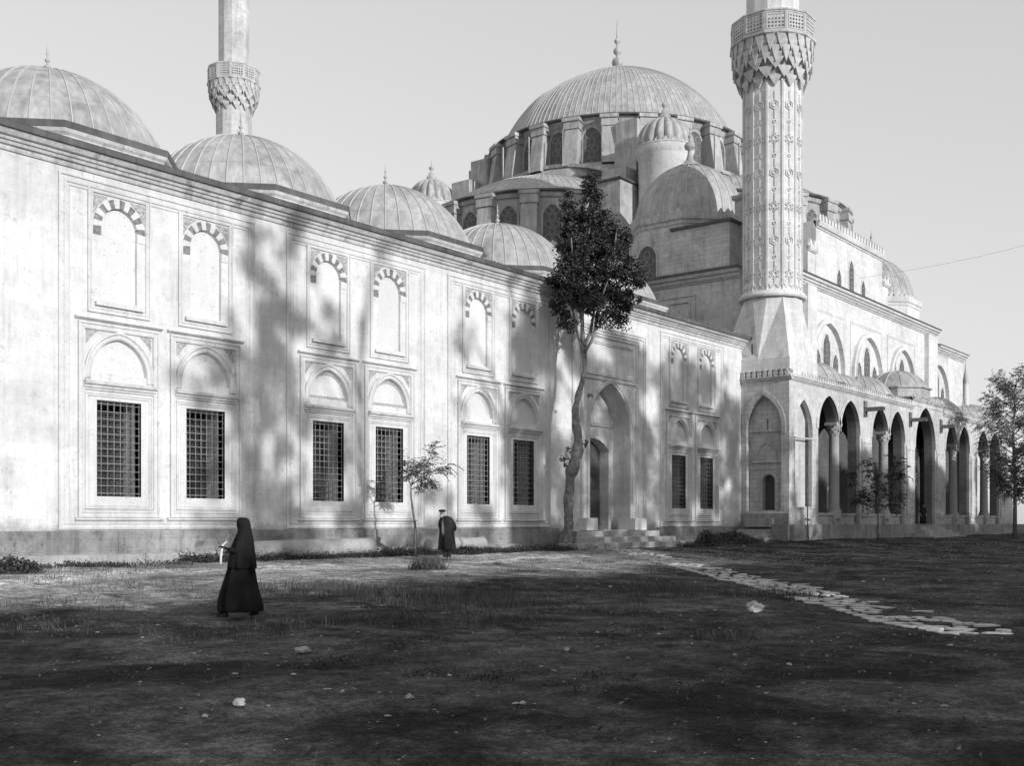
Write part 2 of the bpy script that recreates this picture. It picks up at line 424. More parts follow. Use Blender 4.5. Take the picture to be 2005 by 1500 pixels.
# ------------------------------------------------------------------ courtyard building
B0, PITCH = 18.48, 7.69
BX = [B0 + PITCH * i for i in range(5)]
court = thing('courtyard_building', 'long pale stone courtyard wall with two rows of windows, an arched portal and lead domes', 'building', (BX[2], 0, 0))
F0 = FY(0)
XL, XR = 8.0, 54.98
def wall():
    holes = []; thru = []
    for i, bx in enumerate(BX):
        if i == 3: continue
        for s in (-1, 1):
            c = bx + s * 1.425
            holes.append(rect(c - .68, c + .68, 1.83, 4.49)); thru.append(rect(c - .69, c + .69, 1.82, 4.50))
            holes.append(arch(c, .88, 5.22, 5.22, 6.19))
            holes.append(arch(c, .55, 7.22, 9.25, 9.83))
    cp = 41.65
    holes.append(arch(cp, 1.65, .80, 5.25, 7.42, 14)); thru.append(arch(cp, 1.7, .79, 5.25, 7.5, 14))
    m = MB(); slab(m, F0, rect(XL, XR, -.6, 10.9), holes, .30)
    m.build('wall', M['wall'], court)
    m = MB(); F1 = FY(.30)
    th2 = list(thru)
    slab(m, F1, rect(XL, XR - .02, -.6, 10.9), th2[:-1] + [arch(cp, 1.66, .79, 5.25, 7.44, 14)], .62)
    m.build('inner_wall', M['wall'], court)
    # back wall of the portal recess and the wall behind everything
    m = MB(); F2 = FY(.925)
    slab(m, F2, rect(cp - 2, cp + 2, .2, 8.5), [segarch(cp, 1.28, .80, 4.45, 5.0)], .55)
    m.box(XL, cp - 2.01, 1.6, 1.8, -.5, 11.0); m.box(cp + 2.01, XR - .02, 1.6, 1.8, -.5, 11)
    m.box(cp - 2.0, cp + 2.0, 1.85, 2.0, -.5, 11)
    m.box(XR - .3, XR - .004, .925, 8, -.5, 10.9)
    m.box(XL + .004, XL + .5, .925, 42, -.5, 10.9)
    m.build('recess_wall', M['wall'], court)
wall()
def unit_window(c, i, s):
    fr = MB()
    # outer box moulding, sill and cornice of the lower window
    sweep(fr, F0, [(c - 1.24, 1.27), (c + 1.24, 1.27), (c + 1.24, 6.57), (c - 1.24, 6.57)], MOULD, True)
    prof = [(0, 0), (0, .10), (.05, .14), (.09, .10), (.15, .10), (.20, .03), (.2, 0)]
    sweep(fr, F0, [(c - 1.10, 4.72), (c + 1.10, 4.72)], [(0, 0), (.02, .05), (.06, .05), (.08, .10), (.14, .12), (.17, .19), (.24, .21), (.27, .14), (.28, 0)])
    sweep(fr, F0, [(c - 1.34, 1.16), (c + 1.34, 1.16)], [(0, 0), (.01, .09), (.05, .13), (.09, .09), (.11, .002)])
    sweep(fr, F0, [(c - 1.34, 6.60), (c + 1.34, 6.60)], [(0, 0), (.02, .05), (.06, .12), (.10, .12), (.11, 0)])
    sweep(fr, F0, [(c - 1.04, 1.50), (c + 1.04, 1.50), (c + 1.04, 4.68), (c - 1.04, 4.68)], MOULD2, True)
    f = fr.build('window_frame', M['mould'], court)
    # flat jambs round the opening
    jb = MB()
    for a, b, v0, v1 in ((-.88, -.68, 1.60, 4.56), (.68, .88, 1.60, 4.56)): fbox(jb, F0, c + a, c + b, v0, v1, -.5, .012)
    fbox(jb, F0, c - .679, c + .679, 4.48, 4.562, -.5, .010); fbox(jb, F0, c - .679, c + .679, 1.6, 1.842, -.5, .010)
    jb.build('jamb', M['jamb'], f)
    # tympanum arch
    ty = MB()
    outer = arch(c, 1.06, 5.05, 5.20, 6.40)
    sweep(ty, F0, outer, [(0, 0), (0, .06), (-.05, .08), (-.09, .03), (-.13, .03), (-.16, .07), (-.20, .05), (-.22, -.1)])
    ty.build('tympanum_arch', M['mould'], f)
    tb = MB(); prismF(tb, F0, arch(c, .89, 5.2, 5.22, 6.2), -.29, -.10); 
    t = tb.build('tympanum', M['plaster'], f)
    # spandrels
    for q in (-1, 1):
        sp = MB()
        prismF(sp, F0, [(c + q * 1.0, 6.42), (c + q * .56, 6.42), (c + q * .80, 6.22), (c + q * 1.0, 5.98)], -.01, .012)
        sp.build('spandrel', M['mosaic'], f)
    if i in (1,) :
        vo = MB(); a1 = arch(c, .86, 5.24, 5.24, 6.16); a2 = arch(c, .76, 5.34, 5.34, 6.04)
        for k in range(1, len(a1) - 2): prismF(vo, F0, [a1[k], a1[k + 1], a2[k + 1], a2[k]], -.10, -.088)
        fbox(vo, F0, c - .84, c + .84, 5.235, 5.33, -.10, -.088)
        vo.build('dark_band', M['mosaic'], f)
    # iron grille, just inside the opening
    g = MB(); y = .10
    for k in range(8):
        x = c - .68 + 1.36 * k / 7
        g.tube([(x, y, 1.80), (x, y, 4.52)], .018, 6)
    for k in range(13):
        z = 1.83 + 2.66 * (k + .5) / 13
        g.tube([(c - .72, y, z), (c + .72, y, z)], .016, 6)
        for j in range(8):
            x = c - .68 + 1.36 * j / 7
            g.lathe((x, y, z), [(.0, -.04), (.036, -.012), (.036, .012), (0, .04)], 6)
    g.build('grille', M['iron'], f)
    sh = MB(); sh.box(c - .72, c + .72, .9, 1.0, 1.8, 4.52)  # added dark panel standing in for the dim space behind the grille
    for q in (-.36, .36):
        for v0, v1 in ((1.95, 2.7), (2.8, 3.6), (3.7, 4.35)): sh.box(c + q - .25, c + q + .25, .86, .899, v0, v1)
    sh.build('dark_back_panel', M['room'], f)
    # upper blind window
    nf = MB()
    sweep(nf, F0, [(c - .96, 6.86), (c + .96, 6.86), (c + .96, 10.27), (c - .96, 10.27)], [(a * .8, b * .8) for a, b in MOULD], True)
    fbox(nf, F0, c - .74, c + .74, 7.06, 7.16, 0, .10)
    n_ = nf.build('blind_window_frame', M['mould'], court)
    pn = MB(); prismF(pn, F0, arch(c, .57, 7.2, 9.25, 9.86), -.299, -.10); pn.build('blocking', M['plaster'], n_)
    a1 = arch(c, .552, 9.0, 9.25, 9.835, 7); a2 = arch(c, .80, 9.0, 9.22, 10.09, 7)
    li = MB()
    for k in range(len(a1) - 1):
        q = [a1[k], a1[k + 1], a2[k + 1], a2[k]]
        li.cur = 1 - k % 2
        prismF(li, F0, q, -.2, .018 if k % 2 == 0 else .021)
    li.build('arch_band', [M['jamb'], M['dark']], n_)
    for q in (-1, 1):
        s2 = MB(); prismF(s2, F0, [(c + q * .80, 10.08), (c + q * .33, 10.08), (c + q * .62, 9.82), (c + q * .80, 9.5)], -.01, .012)
        s2.build('spandrel', M['mosaic'], n_)
for i, bx in enumerate(BX):
    if i == 3: continue
    for s in (-1, 1): unit_window(bx + s * 1.425, i, s)
# bay panel mouldings
for i, bx in enumerate(BX):
    m = MB(); hw = 3.22
    if i == 3: continue
    sweep(m, F0, [(bx - hw, .93), (bx + hw, .93), (bx + hw, 10.45), (bx - hw, 10.45)], [(0, 0), (.0, .05), (.05, .07), (.07, .03), (.14, .03), (.16, .055), (.22, .055), (.24, .02), (.30, .03), (.33, 0)], True)
    m.build('panel_frame', M['mould'], court)
# plinth, ledge and cornice
m = MB(); m.box(XL, 37.6, -.10, .002, -.7, .90); m.box(45.7, XR + .10, -.10, .002, -.7, .90)
m.build('plinth', M['plinth'], court)
m = MB(); rl_ = random.Random(8); x = XL
while x < XR:
    if x > 37 and m.v and m.v[0][0] < 36: m.build('ledge', M['step'], court); m = MB()
    L = rl_.uniform(1.2, 2.6); e = min(x + L, XR)
    if not (36 < x < 45.9 or 36.4 < e < 46): m.box(x + .006, e, -.42 + rl_.uniform(-.02, .02), -.102, -.7, .27 + rl_.uniform(-.012, .012))
    x = e
m.build('ledge', M['step'], court)
m = MB(); sweep(m, F0, [(XL, 10.62), (XR, 10.62)], [(0, 0), (.0, .05), (.05, .07), (.06, .04), (.12, .05), (.14, .13), (.22, .16), (.23, .22), (.31, .25), (.32, .34), (.42, .42), (.43, .46), (.44, -.3)])
m.build('cornice', M['cornice'], court)
m = MB(); m.box(XL, XR + .06, -.50, 1.0, 11.066, 11.235)
for k in range(int((XR - XL) / 1.15)):
    x = XL + k * 1.15 + .3 * ((k * 7) % 5) / 5; m.box(x, x + .07, -.512, -.5, 11.07, 11.24)
m.add([(XL, -.5, 11.24), (XR + .06, -.5, 11.24), (XR + .06, 3, 12.0), (XL, 3, 12.0)], [(0, 1, 2, 3)])
m.box(XL, XR + .06, 3, 11, 11.9, 12.0)
m.build('lead_edge', M['leadd'], court)
# portal
cp = 41.65
pt = MB()
sweep(pt, F0, [(cp - 3.0, .93), (cp - 3.0, 9.90), (cp + 3.0, 9.90), (cp + 3.0, .93)], [(-a, b) for a, b in MOULD])
sweep(pt, F0, [(cp - 2.35, .93), (cp - 2.35, 9.62), (cp + 2.35, 9.62), (cp + 2.35, .93)], [(-a, b * 1.2) for a, b in MOULD])
sweep(pt, F0, [(cp - 1.95, 7.72), (cp + 1.95, 7.72), (cp + 1.95, 9.25), (cp - 1.95, 9.25)], [(0, 0), (0, .07), (.05, .07), (.07, .03), (.12, .05), (.15, 0)], True)
sweep(pt, F0, [(cp - 2.3, 7.52), (cp + 2.3, 7.52)], [(0, 0), (.0, .08), (.05, .08), (.06, .04), (.1, .06), (.12, 0)])
sweep(pt, F0, arch(cp, 1.70, .80, 5.25, 7.48, 14), [(.17, 0), (.16, .07), (.11, .09), (.08, .04), (.04, .04), (0, .07), (-.04, .05), (-.05, -.1)])
pf = pt.build('portal_frame', M['mould'], court)
bk = MB(); FB = FY(.925)
sweep(bk, FB, [(cp - 1.63, 5.55), (cp + 1.63, 5.55)], [(0, 0), (0, .05), (.05, .09), (.1, .06), (.14, .08), (.18, 0)])
a1 = segarch(cp, 1.285, 4.2, 4.45, 5.01, 14)[1:-1]; a2 = segarch(cp, 1.62, 4.2, 4.62, 5.42, 14)[1:-1]
for k in range(len(a1) - 1): prismF(bk, FB, [a1[k], a1[k + 1], a2[k + 1], a2[k]], -.1, .02 + .014 * (k % 2))
sweep(bk, FB, arch(cp, 1.52, 5.75, 5.80, 7.25, 12), [(.1, 0), (.08, .05), (.03, .05), (0, 0)])
bk.build('door_arch', M['jamb'], pf)
dr = MB(); dr.box(cp - 1.27, cp + 1.27, 1.42, 1.50, .8, 5.0)
for q in (-1, 1):
    for v0, v1 in ((.95, 1.5), (1.62, 2.6), (2.72, 3.2), (3.32, 4.4)):
        xa, xb = sorted((cp + q * .18, cp + q * 1.1))
        dr.box(xa, xb, 1.385, 1.418, v0, v1); dr.box(xa + .12, xb - .12, 1.355, 1.384, v0 + .1, v1 - .1)
dr.box(cp - .03, cp + .03, 1.35, 1.419, .85, 4.9)
d = dr.build('door', M['wood'], pf)
h = MB(); h.lathe((cp + .14, 1.33, 2.45), [(0, -.07), (.05, -.04), (.05, .04), (0, .07)], 10); h.build('handle', M['iron'], d)
bl = MB(); bl.box(cp - 2.5, cp - 1.64, -.45, .2, .79, 1.33); bl.build('seat_block', M['jamb'], pf)
bl = MB(); bl.box(cp + 1.42, cp + 2.42, -.45, .5, .79, 1.33); bl.build('seat_block', M['jamb'], pf)
# portal steps, each course of uneven blocks
rnd = random.Random(3)
def course(name, x0, x1, y0, y1, z0, z1, par):
    m = MB(); x = x0
    while x < x1 - .01:
        L = min(x1 - x, rnd.uniform(1.7, 3.4))
        if x1 - x - L < .5: L = x1 - x
        dz = rnd.uniform(-.014, .01); dy = rnd.uniform(-.014, .014)
        m.box(x + .008, x + L - .008, y0 + dy, y1, z0, z1 + dz); x += L
    o = m.build(name, M['step'], par)
    bv = o.modifiers.new('worn', 'BEVEL'); bv.width = .03; bv.segments = 2
    return o
course('step', 36.4, 46.1, -1.85, -.8, -.4, .27, court)
course('step', 37.0, 45.1, -1.45, -.5, .0, .51, court)
course('step', 37.6, 44.3, -1.02, -.1, .2, .76, court)
m = MB(); m.box(cp - 1.64, cp + 1.64, -.09, 1.44, .3, .795); m.box(37.62, 45.68, -.098, .0, -.3, .79); m.build('threshold', M['step'], court)
# courtyard domes on octagonal drums
for i in range(5):
    c = (BX[i] + .05, 6.55)
    dm = MB(); dr_ = 4.0 / math.cos(PI / 8)
    dm.lathe((c[0], c[1], 0), [(dr_ * .985, 11.2), (dr_ * .985, 12.28), (dr_ * 1.0, 12.32), (dr_ * 1.0, 12.42), (dr_ * 1.02, 12.50), (dr_ * 1.03, 12.60)], 8, phase=PI / 8, smooth=False)
    b_ = dm.build('drum', M['cornice'], court)
    le = MB(); le.lathe((c[0], c[1], 0), [(dr_ * 1.035, 12.603), (dr_ * 1.035, 12.80), (dr_ * .95, 12.86)], 8, phase=PI / 8, smooth=False)
    le.build('lead_edge', M['leadd'], b_)
    d = dome(court, (c[0], c[1], 12.80), 3.82, 2.85, 40, .62, rings=None, wd=.026)

# ------------------------------------------------------------------ minarets
def ngon(r, n, ph): return [(r * math.cos(ph + 2 * PI * i / n), r * math.sin(ph + 2 * PI * i / n)) for i in range(n)]
def muqarnas(mb, c, r0, r1, z0, z1, tiers, n):
    """balcony corbel: tiers of little pointed wedges stepping outwards"""
    for t in range(tiers):
        f0, f1 = t / tiers, (t + 1) / tiers
        ra, rb = r0 + (r1 - r0) * f0, r0 + (r1 - r0) * f1
        za, zb = z0 + (z1 - z0) * f0, z0 + (z1 - z0) * f1
        mb.lathe((c[0], c[1], 0), [(ra * .97, za), (ra, za + (zb - za) * .3), (rb * .97, zb - .06), (rb * .985, zb - .05), (rb * .985, zb)], n, smooth=False)
        for i in range(n):
            a = 2 * PI * (i + .5 * (t % 2)) / n; da = PI / n * .8
            P = lambda r, a_, z: (c[0] + r * math.cos(a_), c[1] + r * math.sin(a_), z)
            lo = za - (zb - za) * .55
            vs = [P(rb * 1.015, a - da, zb - .03), P(rb * 1.015, a + da, zb - .03), P(ra * 1.03, a, lo), P(ra * .9, a - da, zb - .03), P(ra * .9, a + da, zb - .03), P(ra * .93, a, lo),
                  P(rb * 1.0, a - da * .7, za + (zb - za) * .35), P(rb * 1.0, a + da * .7, za + (zb - za) * .35)]
            mb.add(vs, [(0, 6, 7, 1), (6, 2, 7), (0, 3, 5, 2, 6), (1, 7, 2, 5, 4)])
def minaret(x, y, z0, label, near):
    t = thing('minaret', label, 'minaret', (x, y, 0))
    ph = PI / 12; n = 12; rs = 1.55 / math.cos(PI / 12); mt = M['white'] if near else M['arcade']
    b = MB()
    if near:
        x0, x1, y0, y1 = 54.56, 58.25, -2.82, 1.2
        b.box(x0, 58.25, y0, 1.2, 9.02, 9.95)
        # square to dodecagon by tall triangles
        zt = 13.35; q = ngon(rs * 1.01, n, ph); cs = [(x0 + .03, y0 + .03), (x1 - .03, y0 + .03), (x1 - .03, y1 - .03), (x0 + .03, y1 - .03)]
        def lerp(a, c_, f): return (a[0] + (c_[0] - a[0]) * f, a[1] + (c_[1] - a[1]) * f)
        K = [(x1 - .03, y1 - .03), (x0 + .03, y1 - .03), (x0 + .03, y0 + .03), (x1 - .03, y0 + .03)]      # corners at 45, 135, 225, 315 degrees
        Mi = [(x1 - .03, y), (x, y1 - .03), (x0 + .03, y), (x, y0 + .03)]                               # side middles at 0, 90, 180, 270
        vs = [(x + a_, y + b_, zt) for a_, b_ in q] + [(a_, b_, 9.95) for a_, b_ in K] + [(a_, b_, 9.95) for a_, b_ in Mi]
        V = lambda deg: ((deg - 15) // 30) % 12
        fs = []
        for k in range(4):
            kk, m0, m1 = 12 + k, 16 + k, 16 + (k + 1) % 4; c_ = 45 + 90 * k
            fs += [(V(c_), m0, kk), (V(c_), kk, m1), (m0, V(c_ - 30), V(c_)), (m0, V(c_ - 60), V(c_ - 30)), (m1, V(c_), V(c_ + 30))]
        b.add(vs, fs)
    else:
        b.box(x - 1.9, x + 1.9, y - 1.9, y + 1.9, 0, 16); b.lathe((x, y, 0), [(2.5, 16), (1.7, 19)], 12, smooth=False, phase=ph)
    bo = b.build('base', mt, t)
    if near:
        wl = MB(); fbox(wl, FX(x0), .62, .69, 10.25, 10.85, -.02, .012); wl.build('slit_window', M['room'], bo)
    s = MB(); zb = 13.35 if near else 18
    s.lathe((x, y, 0), [(1.80, zb), (1.86, zb + .08), (1.86, zb + .16), (1.78, zb + .24), (1.72, zb + .34)], 48)
    s.build('base_ring', mt, t)
    sh = MB()
    r1 = rs; sh.lathe((x, y, 0), [(r1, zb + .02), (r1, 26.6), (r1 * .97, 26.8), (r1 * .97, 28.6)], n, smooth=False, phase=ph)
    sh.lathe((x, y, 0), [(1.44, 28), (1.44, 36.6)], n, smooth=False, phase=ph)
    sh.lathe((x, y, 0), [(1.24, 37), (1.24, 45)], n, smooth=False, phase=ph)
    sh.build('shaft', M['white'] if near else M['arcade'], t)
    cn = MB(); cn.lathe((x, y, 0), [(1.34, 44.9), (1.42, 45.0), (1.42, 45.2), (1.15, 46.2), (.1, 53.6), (.18, 53.9), (.04, 54.3), (0, 55.2)], 24); cn.build('spire', M['leado'], t)
    # relief chains on every facet
    rl = MB()
    if near:
        for i in range(n):
            a = ph + 2 * PI * (i + .5) / n; dr = Vector((math.cos(a), math.sin(a), 0)); tn = Vector((-dr.y, dr.x, 0)); o = Vector((x, y, 0)) + dr * 1.552
            F = Fr(o, tn, dr)
            # edge rolls
            e = Vector((x, y, 0)) + Vector((math.cos(a - PI / n), math.sin(a - PI / n), 0)) * rs
            rl.tube([e + Vector((0, 0, zb + .3)), e + Vector((0, 0, 24.9))], .045, 6, cap=False)
            def ringm(cz, r, k=6, wd=.05):
                p = [(r * math.cos(2 * PI * j / k + PI / 6), cz + r * math.sin(2 * PI * j / k + PI / 6)) for j in range(k)]
                sweep(rl, F, p, [(0, 0), (0, .05), (wd, .05), (wd, 0)], True)
            z = 14.55; k = 0
            while z < 24.4:
                if k % 2 == 0:
                    ringm(z, .15, 6, .04)
                    if k % 4 == 0:
                        for j in range(6): 
                            aa = PI / 3 * j + PI / 6
                            p = [(.22 * math.cos(aa) + .085 * math.cos(2 * PI * q / 6), z + .22 * math.sin(aa) + .085 * math.sin(2 * PI * q / 6)) for q in range(6)]
                            sweep(rl, F, p, [(0, 0), (0, .045), (.035, .045), (.035, 0)], True)
                    else:
                        ringm(z, .28, 6, .05)
                    fbox(rl, F, -.024, .024, z + .29, z + .74, 0, .045); fbox(rl, F, -.024, .024, z - .74 if k else z - .5, z - .29, 0, .045)
                else: ringm(z, .10, 8, .035)
                z += .915; k += 1
            # blind arch heads under the balcony
            ar = arch(0, .36, 13.9, 24.85, 25.35, 6)
            sweep(rl, F, ar, [(0, 0), (0, .05), (.04, .05), (.05, 0)])
            zig = [(-.36, 14.05), (-.2, 13.8), (0, 14.0), (.2, 13.8), (.36, 14.05)]
            sweep(rl, F, zig, [(0, 0), (0, .04), (.05, .04), (.05, 0)])
        rl.build('relief', M['white'], t)
    for k, (za, zb_, zc) in enumerate(((24.9, 27.3, 28.5), (35.0, 37.1, 38.3))):
        m = MB(); muqarnas(m, (x, y), 1.62 if k == 0 else 1.46, 2.12 if k == 0 else 1.98, za, za + 1.2, 3, 12)
        muqarnas(m, (x, y), 2.10 if k == 0 else 1.96, 2.22 if k == 0 else 2.06, za + 1.2, zb_, 2, 24)
        RR = 2.30 if k == 0 else 2.12
        m.lathe((x, y, 0), [(RR, zb_ - .05), (RR * 1.03, zb_), (RR * 1.03, zb_ + .12), (RR * .99, zb_ + .16)], 12, smooth=False, phase=ph)
        bal = m.build('balcony', M['arcade'], t)
        m = MB()
        for i in range(12):
            a = ph + 2 * PI * (i + .5) / 12; ap = RR * .99 * math.cos(PI / 12); hw = RR * .99 * math.sin(PI / 12)
            dr = Vector((math.cos(a), math.sin(a), 0)); F = Fr(Vector((x, y, 0)) + dr * ap, Vector((-dr.y, dr.x, 0)), dr)
            holes = []
            for p_ in range(5):
                for r_ in range(4):
                    cu = -hw * .62 + hw * .31 * p_; cv = zb_ + .36 + .19 * r_
                    holes.append([(cu + .065 * math.cos(PI / 3 * j), cv + .065 * math.sin(PI / 3 * j)) for j in range(6)])
            slab(m, F, rect(-hw, hw, zb_ + .14, zc), holes, .10)
            fbox(m, F, -hw, hw, zc, zc + .09, -.13, .04)
            sweep(m, F, rect(-hw * .86, hw * .86, zb_ + .22, zc - .06), [(0, 0), (0, .03), (.04, .03), (.04, 0)], True)
        m.build('parapet', M['arcade'], bal)
    return t
minaret(56.38, -.98, 0, 'tall near stone minaret with carved chain relief rising beside the corner of the courtyard wall', True)
minaret(56.55, 46.9, 0, 'distant smaller looking minaret with pierced balcony behind the second dome from the left', False)

# ------------------------------------------------------------------ side gallery of the mosque with its pointed arches
gal = thing('arcade_gallery', 'long stone gallery of tall pointed arches on columns beside the minaret', 'building', (76.5, -2.8, 0))
FG = FY(-2.8)
GC = 76.5
def pair(a, b):
    """outline of an opening of two arches sharing one column"""
    mid = (a + b) / 2
    L = arch((a + mid - .12) / 2, (mid - .12 - a) / 2, 1.03, 6.45, 8.33, 10)[:-1]
    Rr = arch((mid + .12 + b) / 2, (b - mid - .12) / 2, 1.03, 6.45, 8.33, 10)[1:]
    return L + Rr
pairs = [(58.35, 64.5), (66.5, 72.35), (80.9, 86.7), (88.7, 94.9)]
holes = [pair(a, b) for a, b in pairs] + [arch(GC, 2.08, 1.03, 6.3, 9.02, 14)]
m = MB(); x0, x1 = 54.56, 99.2
slab(m, FG, [(x0, -.5), (x1, -.5), (x1, 8.80), (80.3, 8.80), (80.3, 9.62), (73.9, 9.62), (73.9, 8.80), (x0, 8.80)], holes + [arch(56.35, 1.15, 1.9, 6.0, 7.80, 12)], .20)
m.box(x0 + 1.4, 57.38, -2.45, -2.06, 1.0, 9.0)
m.build('facade', M['arcade'], gal)
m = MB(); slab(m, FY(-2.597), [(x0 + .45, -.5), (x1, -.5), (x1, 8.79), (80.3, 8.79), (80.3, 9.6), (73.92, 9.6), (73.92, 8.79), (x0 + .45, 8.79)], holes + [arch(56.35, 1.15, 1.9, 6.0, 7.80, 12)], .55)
m.build('inner_facade', M['jamb_shade'], gal)
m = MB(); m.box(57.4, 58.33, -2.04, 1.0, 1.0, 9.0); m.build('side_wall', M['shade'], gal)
# short return wall under the minaret, facing the courtyard wall
FM = FX(54.55)
m = MB(); slab(m, FM, rect(.0, 2.793, -.5, 8.79), [arch(1.33, 1.02, 1.75, 6.25, 7.95, 12)], .45)
slab(m, FX(54.95), rect(.02, 2.4, .5, 8.7), [segarch(1.45, .34, 1.80, 3.45, 3.72, 8)], .5)
rt = m.build('minaret_foot', M['old'], gal)
m = MB()
sweep(m, FM, arch(1.33, 1.04, 5.9, 6.25, 7.98, 12), [(.26, 0), (.25, .05), (.03, .06), (0, .03)])
F_ = FX(54.95)
sweep(m, F_, rect(.45, 2.2, 3.98, 6.0), [(a, b * .7) for a, b in MOULD2], True)
sweep(m, F_, [(.4, 6.02), (2.3, 6.02)], [(0, 0), (0, .08), (.05, .10), (.1, 0)])
sweep(m, F_, [(.5, 4.35), (2.2, 4.35)], [(0, 0), (0, .08), (.05, .12), (.12, .05), (.16, 0)])
sweep(m, F_, arch(1.33, .62, 4.55, 4.6, 5.5, 10), [(.0, 0), (0, .09), (-.08, .05), (-.12, 0)])
sweep(m, F_, segarch(1.45, .37, 1.85, 3.45, 3.75, 8), [(0, 0), (0, .05), (.2, .05), (.2, 0)])
m.build('relief_panel', M['old'], rt)
m = MB(); fbox(m, F_, 1.1, 1.8, 1.78, 3.8, -.46, -.30); m.build('door', M['wood'], rt)
m = MB(); fbox(m, F_, 1.36, 1.42, 6.15, 6.75, -.02, .006); m.build('slit_window', M['room'], rt)
m = MB(); fbox(m, FM, 0, 2.795, -.5, 1.62, .0, .06); fbox(m, FM, -.0, 2.86, -.6, 1.03, .061, .30); m.build('foot_plinth', M['plinth'], rt)
for k, (a, b, z, o) in enumerate(((.55, 1.95, 1.38, .75), (.3, 1.9, .78, 1.1), (.5, 2.0, .56, 1.5), (1.1, 2.3, .34, 1.9))):
    m = MB(); fbox(m, FM, a, b, -.4 if k else .9, z, .0, o); m.build('step', M['step'], rt)
# cornice, crest, piers, podium
m = MB()
CP = [(0, 0), (.0, .04), (.06, .07), (.08, .12), (.16, .14), (.18, .20), (.24, .20), (.25, -.3)]
sweep(m, FG, [(x0, 8.72), (73.9, 8.72)], CP); sweep(m, FG, [(80.3, 8.72), (x1, 8.72)], CP); sweep(m, FG, [(73.9, 9.30), (80.3, 9.30)], CP)
sweep(m, FM, [(0, 8.72), (2.98, 8.72)], CP)
m.build('cornice', M['arcade'], gal)
m = MB(); F2 = Fr((0, -2.88, 0), (1, 0, 0), (0, -1, 0))
crest(m, F2, 56, 73.8, 8.96, 0, .33, .34, .22); crest(m, F2, 80.4, x1, 8.96, 0, .33, .34, .22); crest(m, F2, 74, 80.2, 9.54, 0, .33, .3, .22)
fbox(m, F2, x0 - .05, 73.9, 8.96, 9.10, -.3, -.02); fbox(m, F2, 80.3, x1, 8.96, 9.10, -.3, -.02)
m.build('crest', M['arcade'], gal)
m = MB(); F3 = Fr((54.46, 0, 0), (0, -1, 0), (-1, 0, 0)); crest(m, F3, .02, 2.86, 8.96, .02, .30, .40, .25, .10); cr_ = m.build('crest', M['old'], gal); m = MB(); fbox(m, F3, .0, 2.84, 8.96, 9.30, -.5, -.10); m.build('crest_backing', M['plinth'], cr_)
m = MB()
for a, b in ((64.5, 66.5), (72.35, 74.42), (78.58, 80.9), (86.7, 88.7), (94.9, 96.6)):
    fbox(m, FG, a + .25, b - .25, 1.5, 6.2, 0, .06)
    sweep(m, FG, rect(a + .3, b - .3, 1.7, 6.0), [(0, .06), (0, .10), (.05, .10), (.08, .06)], True)
m.build('pier_panel', M['arcade'], gal)
m = MB()
for a, b in pairs:
    mid = (a + b) / 2
    for c, h in (((a + mid - .12) / 2, (mid - .12 - a) / 2), ((mid + .12 + b) / 2, (b - mid - .12) / 2)):
        sweep(m, FG, arch(c, h, 6.4, 6.45, 8.33, 10), [(.30, 0), (.29, .035), (.05, .035), (.03, .06), (0, .05), (0, 0)])
sweep(m, FG, arch(GC, 2.08, 6.2, 6.3, 9.02, 12), [(.3, 0), (.29, .035), (.05, .035), (.03, .06), (0, .05), (0, 0)])
sweep(m, FG, arch(56.35, 1.15, 5.9, 6.0, 7.80, 10), [(.25, 0), (.24, .035), (.03, .06), (0, .05), (0, 0)])
sweep(m, FG, rect(55.15, 57.9, 1.9, 5.75), [(0, 0), (0, .05), (.05, .05), (.09, 0)], True)
m.build('arch_moulding', M['arcade'], gal)
m = MB(); fbox(m, FG, x0, 74.4, -.6, 1.02, .0, .18); fbox(m, FG, 78.6, x1, -.6, 1.02, 0, .18); fbox(m, FG, x0 - .02, 58.4, -.6, 1.02, .18, .30)
m.box(55.5, x1, -2.0, 1.3, -.5, 1.025); m.box(74.4, 78.6, -2.98, -2.0, -.5, 1.025)
m.build('podium', M['plinth'], gal)
for k in range(4):
    m = MB(); m.box(74.0 - .35 * k, 79.0 + .35 * k, -3.35 - .38 * k, -2.98, -.3, .84 - .2 * k); m.build('step', M['step'], gal)
# columns with stalactite capitals
def column(x):
    m = MB(); y = -2.45
    m.lathe((x, y, 0), [(.42, 1.35), (.42, 1.85), (.33, 1.88), (.36, 1.95), (.33, 2.02), (.31, 2.05), (.28, 6.12)], 20)
    c = m.build('column', M['column'], gal)
    m = MB()
    for j, (r, z) in enumerate(((.27, 6.12), (.30, 6.28), (.34, 6.44), (.38, 6.60))):
        m.lathe((x, y, 0), [(r, z), (r + .05, z + .10), (r + .05, z + .15)], 8, smooth=False, phase=PI / 8 * (j % 2))
    m.box(x - .42, x + .42, y - .34, y + .4, 6.74, 6.92)
    m.build('capital', M['old'], c)
for a, b in pairs: column((a + b) / 2)
for a, b in pairs:
    m = MB()
    mid = (a + b) / 2
    for u0, u1 in ((a, mid - .35), (mid + .35, b)):
        fbox(m, FG, u0, u1, 1.03, 1.55, -.5, -.28); fbox(m, FG, u0 - .02, u1 + .02, 1.55, 1.68, -.56, -.22)
    fbox(m, FG, mid - .4, mid + .4, 1.03, 1.60, -.62, -.1)
    m.build('parapet', M['arcade'], gal)
